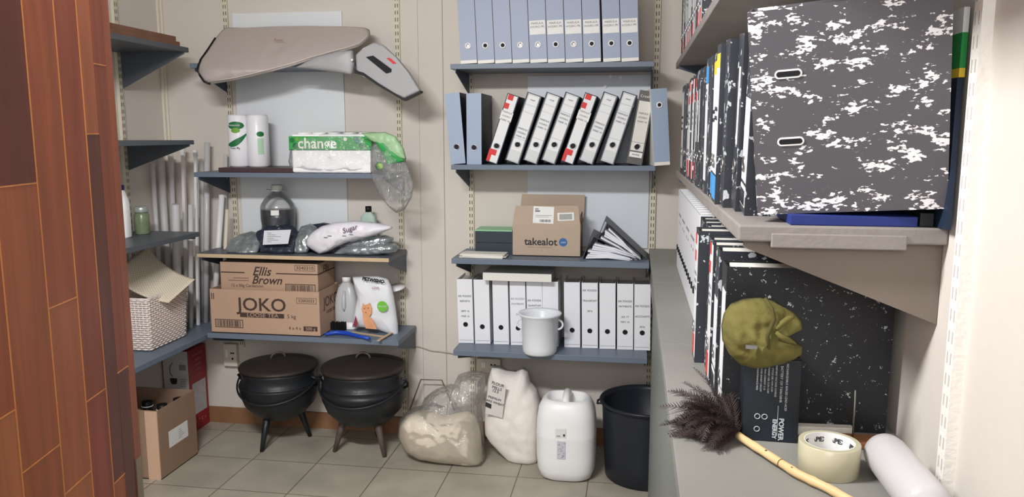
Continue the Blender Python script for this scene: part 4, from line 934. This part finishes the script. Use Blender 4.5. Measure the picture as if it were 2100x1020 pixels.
b = MB(); b.lathe([(0, 0), (.014, .002), (.019, .016), (.02, .03), (.017, .032), (0, .032)], 24, sy=.05, M=Matrix.Translation((-.012, -.0865, .26))); b.tube([(-.016, -.0868, .30), (-.03, -.0868, .32), (-.028, -.0868, .35), (-.012, -.0868, .375)], .0016, 6); b.build('pot_picture', mat('pot_print', (58, 44, 44), .5), r)
b = MB()
for k in range(4): b.box(.022, .055, -.0862, -.085, .25+k*.012, .253+k*.012)
b.build('printed_lines', M_inkg, r)
b = MB(); b.box(.022, .058, -.0862, -.085, .335, .365); b.build('printed_block', M_inkg, r)

# ------------------------------------------------------------- iron pots
def potjie(cx, cy, R, zr, zb, label, rot, legs, dome):
    r = thing('iron_cooking_pot', label, 'pot', (cx, cy, 0), group='three-legged iron pots')
    pr_ = [(0, zb), (R*.35, zb+.006), (R*.65, zb+.035), (R*.88, zb+.085), (R*.985, zb+.14), (R, zb+.175), (R*1.008, zb+.178), (R*1.008, zb+.186), (R*.99, zb+.19), (R*.965, zr-.075), (R*.985, zr-.072), (R*.985, zr-.064), (R*.95, zr-.060), (R*.92, zr-.035), (R*.95, zr-.012), (R*.97, zr), (R*.9, zr+.001), (R*.88, zr-.03), (R*.9, zb+.19), (R*.6, zb+.05), (0, zb+.02)]
    b = MB(); b.lathe(pr_, 64); b.build('pot_body', M_iron, r)
    b = MB(); b.lathe([(0, zr+.002), (R*.93, zr+.002), (R*.99, zr+.002), (R*1.0, zr+.010), (R*.97, zr+.018), (R*.86, zr+.022), (R*.82, zr+.024), (R*.5, zr+dome*.8), (R*.2, zr+dome), (0, zr+dome)], 64); l = b.build('lid', M_iron2, r)
    b = MB(); b.tube([(.034*math.cos(PI*k/8), .0, zr+dome-.002+.03*math.sin(PI*k/8)) for k in range(9)], .0055, 8); h = b.build('lid_handle', M_rust, l); h.rotation_euler = (0, 0, rot)
    for k, (a) in enumerate(legs):
        x, y = R*.52*math.cos(a), R*.52*math.sin(a)
        b = MB(); b.tube([(x*.9, y*.9, zb+.05), (x*1.18, y*1.18, zb*.5+.02), (x*1.42, y*1.42, .001)], [.021, .015, .010], 8); b.build('leg', M_rust if cx > -1.5 else M_iron, r)
    for s in (-1, 1):
        b = MB(); ex = s*R*1.0; b.tube([(ex-.01*s, -.03, zr-.03), (ex+.012*s, -.024, zr-.042), (ex+.016*s, 0, zr-.062), (ex+.012*s, .01, zr-.08), (ex-.012*s, .012, zr-.095)], .006, 8); e = b.build('ear', M_iron, r)
    b = MB(); rb = R*1.045; b.tube([(rb*math.cos(PI+PI*k/24), rb*.98*math.sin(PI+PI*k/24), zr-.045-.085*math.sin(PI*k/24)) for k in range(25)], .0048, 8); b.build('bail_handle', M_iron, r)
    return r
potjie(-1.706, 3.492, .190, .385, .125, 'left black three-legged iron pot with scuffed lid under the tea shelf', .6, [math.radians(q) for q in (253, 38, 150)], .048)
potjie(-1.264, 3.475, .203, .405, .125, 'right black three-legged iron pot with worn brown legs', .1, [math.radians(q) for q in (205, 325, 85)], .05)

# ------------------------------------------------------------- sacks, can, bin
# clear bag of flour
M_flour = mat('flour', (238, 226, 204), .8, var=6, vscale=20)
r = thing('flour_bag', 'clear plastic bag of cream flour slumped on the floor', 'bag', (-.86, 3.42, 0)); og = Vector((-.86, 3.42, 0))
P = pxo([(818, 895), (819, 872), (832, 855), (850, 847), (875, 850), (905, 862), (935, 854), (958, 850), (975, 862), (982, 882), (986, 905), (990, 950), (980, 954), (940, 950), (900, 945), (860, 938), (832, 922)], 3.40)
b = pillow(P, .112, lambda x, z: 3.41, N=90, M=18, p=.42, wr=.008, ws=6, seed=21, floor=.004); b.build('flour', M_flour, r, origin=og)
P = pxo([(815, 890), (818, 862), (836, 846), (862, 838), (868, 820), (885, 806), (915, 795), (932, 798), (938, 772), (960, 766), (992, 768), (993, 800), (984, 840), (988, 880), (991, 905), (993, 954), (980, 957), (940, 953), (900, 948), (860, 941), (830, 925)], 3.39)
b = pillow(P, .138, lambda x, z: 3.41, N=110, M=24, p=.42, wr=.013, ws=13, seed=22, floor=.0008); b.build('clear_bag', M_clear, r, origin=og)
# paper sack
M_sack = mat('paper_sack', (232, 226, 220), .6, var=6, vscale=12, bump=.5, bscale=16)
r = thing('paper_sack', 'crumpled white paper sack with printed panel leaning by the jerrycan', 'sack', (-.53, 3.45, 0)); og = Vector((-.53, 3.45, 0))
ys_ = lambda x, z: 3.46+z*.12
P = pxo([(1001, 764), (1015, 766), (1030, 775), (1050, 778), (1066, 768), (1076, 778), (1082, 800), (1096, 815), (1104, 840), (1104, 880), (1104, 920), (1102, 955), (1090, 965), (1062, 964), (1040, 954), (1020, 935), (1000, 915), (990, 900), (988, 870), (989, 830), (993, 790)], 3.40)
b = pillow(P, .095, ys_, N=120, M=26, p=.36, wr=.015, ws=8, seed=31, floor=.001); b.build('sack_body', M_sack, r, origin=og)
def sackp(pts, name, m, y): 
    b = MB(); b.prism(pxo(pts, y), 'y', y, y+.0015); return b.build(name, m, r, origin=og)
sackp([(1003, 780), (1038, 792), (1030, 858), (995, 848)], 'printed_panel', mat('sack_print', (214, 210, 206), .6), 3.380)
for k, (s, a, c) in enumerate((('FLOUR', 1021, 789), ('MILLS', 1019, 797), ('12.5', 1016, 803), ('PREMIUM', 1014, 818), ('CAKE WHEAT', 1013, 826))):
    q = atY(a, c, 3.378); text(s, .019 if k < 3 else .015, M_ink, r, (q.x-og.x, 3.378-og.y, q.z-og.z), rot=(PI/2, .28, 0))
sackp([(996, 825), (1008, 830), (1007, 839), (995, 834)], 'printed_block', M_ink, 3.3785)
# jerrycan
cx, cy = -.272, 3.34
r = thing('jerrycan', 'white plastic jerrycan with moulded top handle and two small labels', 'jerrycan', (cx, cy, 0))
b = MB()
prof = [(.0, .0), (.095, .0), (.115, .012), (.128, .05), (.132, .10), (.133, .20), (.1335, .204), (.133, .208), (.131, .27), (.124, .32), (.108, .352), (.092, .366), (.082, .362), (.070, .335), (.0, .332)]
b.lathe(prof, 64, pw=3.0, sy=.86); b.build('can_body', M_wplas, r)
b = MB(); b.tube([(.0, -.085, .332), (.0, -.062, .362), (.0, -.02, .374), (.0, .03, .374), (0, .075, .352)], [.016, .017, .017, .017, .016], 12); b.build('handle', M_wplas, r)
b = MB(); b.lathe([(0, .322), (.026, .322), (.026, .35), (.024, .354), (0, .354)], 28, c=(-.012, -.066)); b.build('cap', mat('cap_offwhite', (226, 226, 222), .4), r)
b = MB(); b.box(-.040, .006, -.1165, -.115, .215, .255); b.build('small_label', mat('plastic_label', (226, 226, 222), .4), r)
b = MB(); b.box(-.034, -.018, -.1172, -.1164, .221, .2235); b.box(-.006, .002, -.1172, -.1164, .221, .232); b.build('printed_marks', M_ink, r)
b = MB(); b.box(-.032, .004, -.1168, -.1155, .118, .198); b.build('grey_label', mat('label_lilac', (200, 200, 212), .5), r)
b = MB(); rnd = random.Random(5)
for k in range(16): x = rnd.uniform(-.028, -.004); z = .125+k*.0043; b.box(x, x+rnd.uniform(.002, .010), -.1174, -.1167, z, z+.002)
b.build('printed_marks', M_inkg, r)
# black bin
r = thing('black_bin', 'large black plastic bin standing half under the bench', 'bin', (.078, 3.385, 0))
b = MB(); b.lathe([(0, 0), (.17, 0), (.178, .006), (.184, .10), (.196, .325), (.196, .335), (.206, .34), (.209, .348), (.206, .354), (.194, .352), (.188, .335), (.172, .02), (0, .015)], 64); b.build('bin_body', M_bplas, r)
b = MB(); b.tube([(-.200, -.03, .335), (-.216, -.02, .33), (-.216, .02, .33), (-.200, .03, .335)], .005, 8); b.build('handle_lug', M_bplas, r)

# ------------------------------------------------------------- bench top items
# battery
p = atZ(1573, 905, ZB)
r = thing('battery', 'black sealed battery standing on end under the olive cap', 'battery', (.245, 1.385, ZB), (0, 0, math.radians(-2)))
b = MB(); b.box(-.047, .047, -.0325, .0325, 0, .148); b.build('battery_case', mat('battery_black', (34, 40, 48), .4), r, bevel=.002)
b = MB(); b.box(-.044, .044, -.029, .029, .148, .152); b.build('battery_lid', M_black, r)
M_bt = mat('battery_print', (196, 202, 208), .6)
text('POWER', .0115, M_bt, r, (.018, -.0331, .024), rot=(PI/2, PI/2, 0), off=.0003); text('ENERGY', .0095, M_bt, r, (.007, -.0331, .024), rot=(PI/2, PI/2, 0), off=.0003)
text('RECHARGEABLE SEALED LEAD-ACID', .0052, M_bt, r, (.024, -.0331, .100), rot=(PI/2, PI/2, 0)); text('BATTERY 12V 7.0Ah/20HR', .0058, M_bt, r, (.015, -.0331, .105), rot=(PI/2, PI/2, 0))
for k in range(6): text(['CONSTANT VOLTAGE CHARGE', 'CYCLE USE 14.4V-15.0V', 'STANDBY USE 13.5V-13.8V', 'MAX CURRENT 2.1A', 'AVOID SHORT CIRCUIT', 'MAINTENANCE FREE'][k], .0042, M_bt, r, (.006-k*.0062, -.0331, .112), rot=(PI/2, PI/2, 0))
b = MB(); b.box(.0115, .0122, -.0333, -.0325, .012, .066); b.build('printed_line', M_bt, r)
for x, z in ((-.022, .045), (-.022, .022), (-.010, .045)):
    b = MB(); b.tube([(x+.0045*math.cos(2*PI*k/16), -.0328, z+.0045*math.sin(2*PI*k/16)) for k in range(16)], .0007, 5, closed=True); b.build('printed_symbol', M_bt, r)
# olive cap
r = thing('fabric_cap', 'crumpled olive green cloth cap draped over the battery', 'cap', (.27, 1.36, ZB+.155)); og = Vector((.27, 1.36, ZB+.155))
M_ol = mat('olive_cloth', (104, 98, 50), .85, var=8, vscale=30, bump=.25, bscale=70)
P = pxo([(1482, 700), (1480, 670), (1485, 645), (1500, 625), (1525, 615), (1560, 613), (1590, 620), (1612, 632), (1632, 645), (1645, 660), (1646, 672), (1628, 682), (1612, 690), (1630, 700), (1646, 712), (1645, 726), (1625, 738), (1600, 750), (1570, 756), (1540, 758), (1515, 748), (1495, 728)], 1.33)
cc = atY(1565, 688, 1.33)
yc = lambda x, z: 1.338
b = pillow(P, .052, yc, N=120, M=30, p=.5, wr=.016, ws=22, seed=41, center=(cc.x, cc.z), back=.02); b.build('crown', M_ol, r, origin=og)
b = MB(); S = [atY(a, c, 1.283) for a, c in ((1572, 617), (1584, 635), (1588, 655), (1580, 675), (1574, 690), (1576, 710), (1580, 735))]
b.tube([(v.x, v.y+(.016 if i in (0, 6) else .004 if i in (1, 5) else 0), v.z) for i, v in enumerate(S)], .0035, 8); b.build('sweatband_fold', mat('olive_dark', (78, 74, 38), .9), r, origin=og)
b = MB(); S = [atY(a, c, 1.281) for a, c in ((1592, 676), (1605, 664), (1620, 655), (1632, 652))]; b.tube([(v.x, v.y+.006*i*.5, v.z) for i, v in enumerate(S)], [.003, .005, .005, .002], 8)
S = [atY(a, c, 1.281) for a, c in ((1592, 682), (1606, 694), (1618, 700), (1634, 708))]; b.tube([(v.x, v.y+.006*i*.5, v.z) for i, v in enumerate(S)], [.003, .006, .005, .002], 8); b.build('cloth_fold', M_ol, r, origin=og)
b = MB(); q = atY(1545, 712, 1.279); b.box(q.x-.012, q.x+.006, 1.2765, 1.284, q.z-.003, q.z+.002); b.build('buckle', mat('buckle_grey', (150, 150, 150), .35, metal=.7), r, origin=og)
# feather duster
r = thing('feather_duster', 'dark brown feather duster with a bamboo handle lying on the bench', 'duster', atZ(1512, 893, ZB)); og = Vector(r.location)
hp = [atZ(1512, 893, ZB+.012), atZ(1570, 930, ZB+.012), atZ(1635, 972, ZB+.010), atZ(1700, 1003, ZB+.009), atZ(1775, 1045, ZB+.008), atZ(1850, 1090, ZB+.008)]
M_bam = mat('bamboo', (214, 184, 136), .45, var=12, vscale=25)
b = MB(); HP = []; HR = []
for i in range(len(hp)-1):
    for k in range(6):
        HP.append(hp[i].lerp(hp[i+1], k/6)); HR.append(.0068*(1+.12*math.cos(2*PI*(i*6+k)/7.5)**8))
b.tube(HP, HR, 12); b.build('handle', M_bam, r, origin=og)
b = MB()
for i in (4, 9, 15):
    p, q = HP[i], HP[i+1]; b.tube([p, p.lerp(q, .12)], .0074, 12)
for i in (6, 11): b.lathe([(0, 0), (.0022, 0), (.0022, .001), (0, .001)], 8, M=Matrix.Translation(HP[i]+Vector((0, -.004, .0058))))
b.build('bamboo_node', mat('bamboo_dark', (110, 78, 48), .6), r, origin=og)
rnd = random.Random(12); b = MB()
dirh = (hp[0]-hp[1]).normalized(); cen = hp[0]+dirh*.005
def feather(p0, d0, L, wd, droop):
    side = d0.cross(Vector((0, 0, 1))).normalized(); side = (side*math.cos(rnd.uniform(0, PI))+d0.cross(side)*math.sin(rnd.uniform(0, PI))).normalized()
    P_ = []; p = p0.copy(); dd = d0.copy(); n = 7
    for k in range(n+1):
        t = k/n; P_.append((p.copy(), wd*(.25+math.sin(PI*min(1, t*.9+.05)))*(1 if t < .95 else .3)))
        dd = (dd+Vector((rnd.uniform(-.12, .12), rnd.uniform(-.12, .12), -droop/n))).normalized(); p = p+dd*L/n
        if p.z < ZB+.003: p.z = ZB+.003
    for k in range(n):                      # barbs: split blades on both sides of the quill
        (a, wa), (c, wc) = P_[k], P_[k+1]
        for s in (-1, 1):
            for m_ in range(3):
                t0 = m_/3; u = a.lerp(c, t0); v_ = a.lerp(c, t0+.22); w0 = wa+(wc-wa)*t0; tip = u+(c-a).normalized()*w0*1.3+side*s*w0*(1+rnd.uniform(-.3, .3))
                if tip.z < ZB+.002: tip.z = ZB+.002
                b.bm.faces.new([b.bm.verts.new(u), b.bm.verts.new(v_), b.bm.verts.new(tip)])
for k in range(330):
    az = rnd.uniform(-2.1, .75); el = rnd.uniform(-.5, 1.0)
    base = dirh; sidev = base.cross(Vector((0, 0, 1))).normalized(); up = Vector((0, 0, 1))
    d0 = (base*math.cos(az)+sidev*math.sin(az))*math.cos(el)+up*math.sin(el)
    feather(cen+Vector((0, 0, .008))+base*rnd.uniform(-.01, .045), d0.normalized(), rnd.uniform(.065, .135)*(1 if abs(az) < 1.2 else .75), .0105, rnd.uniform(.5, 2.2))
b.build('feathers', mat('feather_brown', (52, 40, 38), .65, var=12, vscale=30), r, origin=og)
# packing tape
p = atZ(1707, 962, ZB)
r = thing('packing_tape', 'thick roll of clear yellowish packing tape on the bench', 'tape', (.316, 1.243, ZB))
Rt, Ri, ht = .0465, .037, .05
b = MB(); rings = []
prof = [(Ri+.001, 0), (Rt-.001, 0), (Rt, .001), (Rt, ht-.001), (Rt-.001, ht), (Ri+.001, ht)]
N = 64; V = [[b.bm.verts.new((q*math.cos(2*PI*k/N), q*math.sin(2*PI*k/N), z)) for k in range(N)] for q, z in prof]
for i in range(len(prof)):
    A, B_ = V[i], V[(i+1)%len(prof)]
    for k in range(N): b.bm.faces.new([A[k], A[(k+1)%N], B_[(k+1)%N], B_[k]]).smooth = (i == 2)
b.build('tape', mat('tape_clear', (214, 208, 178), .2, spec=.6, trans=.25), r)
b = MB(); V = [[b.bm.verts.new((q*math.cos(2*PI*k/N), q*math.sin(2*PI*k/N), z)) for k in range(N)] for q, z in [(Ri, 0), (Ri+.001, 0), (Ri+.001, ht), (Ri, ht), ]]
for i in range(4):
    for k in range(N): b.bm.faces.new([V[i][k], V[i][(k+1)%N], V[(i+1)%4][(k+1)%N], V[(i+1)%4][k]])
core = b.build('cardboard_core', mat('core_white', (232, 232, 230), .7), r)
for k in range(8):
    a = 2*PI*k/8+.2; text('APEX', .011, M_ink, core, ((Ri-.0006)*math.cos(a), (Ri-.0006)*math.sin(a), ht-.012), rot=(PI/2, 0, a-PI/2), off=.0003)
# white cylinder lying down
a0 = atZ(1812, 925, ZB+.032); 
r = thing('white_canister', 'smooth white plastic canister lying on the bench in the lower right', 'canister', (0, 0, 0))
a0 = atZ(1806, 918, ZB+.034); a1 = atZ(1893, 1025, ZB+.034); r.location = (a0.x, a0.y, ZB+.0335)
dv = (a1-a0).normalized()
M = dv.to_track_quat('Z', 'Y').to_matrix().to_4x4(); b = MB(); b.lathe([(0, 0), (.012, .001), (.024, .007), (.031, .018), (.033, .034), (.033, .2), (.026, .215), (0, .218)], 48, M=M); b.build('canister_body', mat('frosted_plastic', (206, 204, 206), .3, trans=.15), r)
b = MB(); b.lathe([(0, .2185), (.018, .2185), (.018, .235), (0, .236)], 24, M=M); b.build('cap', M_wplas, r)
# metal rod, wood scrap, paper strips at the wall
p = atZ(1752, 897, ZB)
b = MB(); b.tube([(0, 0, 0), (-.0005, 0, .086)], .0016, 8); o = b.build('metal_rod', mat('rod_steel', (140, 140, 136), .4, metal=.8), loc=(.383, 1.36, ZB+.0125)); tag(o, 'thin upright metal spike standing behind the roll of tape', 'spike')
b = MB(); b.box(-.03, .045, -.022, .022, 0, .012); o = b.build('wood_block', mat('orange_wood', (150, 100, 66), .6, var=12, vscale=30), loc=(.397, 1.362, ZB), bevel=.002); tag(o, 'small orange-brown wood block behind the roll of tape', 'wood block')
b = MB(); b.box(-.05, .05, -.012, .006, 0, .016); o = b.build('paper_strip', M_page, loc=(.345, 1.432-.025, ZB), bevel=.001); o.rotation_euler = (0, 0, .05); tag(o, 'pale folded paper strip along the foot of the dark speckled file', 'paper')

# ------------------------------------------------------------- wooden door (stave-built, opened towards the camera)
r = thing('wooden_door', 'reddish brown hardwood door of vertical staves standing open on the left', 'door', (0, 0, 0))
FE = Vector((-.825, 1.09, 0)); HG = Vector((-.595, .05, 0)); dirn = (HG-FE).normalized(); Wd = (HG-FE).length
r.location = FE; r.rotation_euler = (0, 0, math.atan2(dirn.y, dirn.x))
dm = bpy.data.materials.new('door_wood'); dm.use_nodes = True; nt = dm.node_tree; pb = nt.nodes['Principled BSDF']
at = nt.nodes.new('ShaderNodeAttribute'); at.attribute_name = 'stave'
tc = nt.nodes.new('ShaderNodeTexCoord'); mp = nt.nodes.new('ShaderNodeMapping'); mp.inputs['Scale'].default_value = (14, 14, 1.1)
nz = nt.nodes.new('ShaderNodeTexNoise'); nz.inputs['Scale'].default_value = 3; nz.inputs['Detail'].default_value = 8; nz.inputs['Distortion'].default_value = .6
nt.links.new(tc.outputs['Object'], mp.inputs['Vector']); nt.links.new(mp.outputs[0], nz.inputs['Vector'])
mx = nt.nodes.new('ShaderNodeMix'); mx.data_type = 'RGBA'; mx.blend_type = 'OVERLAY'; mx.inputs[0].default_value = .55
nt.links.new(at.outputs['Color'], mx.inputs[6]); nt.links.new(nz.outputs['Fac'], mx.inputs[7]); nt.links.new(mx.outputs[2], pb.inputs['Base Color'])
pb.inputs['Roughness'].default_value = .38
b = MB(); cl = b.bm.loops.layers.float_color.new('stave'); rnd = random.Random(4)
cols = [(160, 90, 54), (148, 78, 46), (168, 100, 60), (138, 68, 42), (156, 86, 50)]
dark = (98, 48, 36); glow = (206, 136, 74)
def stave(x0, x1, z0, z1, c):
    for f in b.box(x0, x1, .022, .044, z0, z1):
        for l in f.loops: l[cl] = rgb(c)
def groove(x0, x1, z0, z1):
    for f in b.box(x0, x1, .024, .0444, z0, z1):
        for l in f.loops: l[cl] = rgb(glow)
X0 = 0.0
ws_ = [.024, .038, .040, .062, .075, .09, .09, .09, .09, .09, .09, .09, .09, .09]
joints = [[1.93], [1.16, 1.62], [1.52, 1.0], [1.15, 1.9], [1.30, 1.05], [1.46, 1.12], [1.75, 1.2], [1.4], [1.6], [1.3], [1.5], [1.2], [1.6], [1.4]]
xx = 0
for i, wv in enumerate(ws_):
    if xx >= Wd: break
    x1 = min(xx+wv, Wd); zz = [0.01]+sorted(joints[i])+[2.03]
    for k in range(len(zz)-1):
        c = cols[rnd.randrange(5)]
        if (i == 2 and k == 1) or (i == 1 and k == 0) or (i == 5 and k == 2) or (i == 6 and k == 2): c = dark
        if i == 3 and k == 0: c = (142, 66, 48)
        stave(xx+.0004, x1-.0004, zz[k]+.0006, zz[k+1]-.0006, c)
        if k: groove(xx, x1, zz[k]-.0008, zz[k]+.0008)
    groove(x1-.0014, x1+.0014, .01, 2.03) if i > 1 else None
    xx = x1
b.build('door_leaf', dm, r)
b = MB(); b.box(0, Wd, 0, .0215, .01, 2.03); b.build('door_back', mat('door_back_wood', (134, 70, 44), .5, var=10, vscale=8), r)
b = MB(); b.box(.004, .024, .044, .0458, .93, 1.004)
b.build('strike_plate', mat('brass_dull', (160, 146, 124), .35, metal=.8), r)
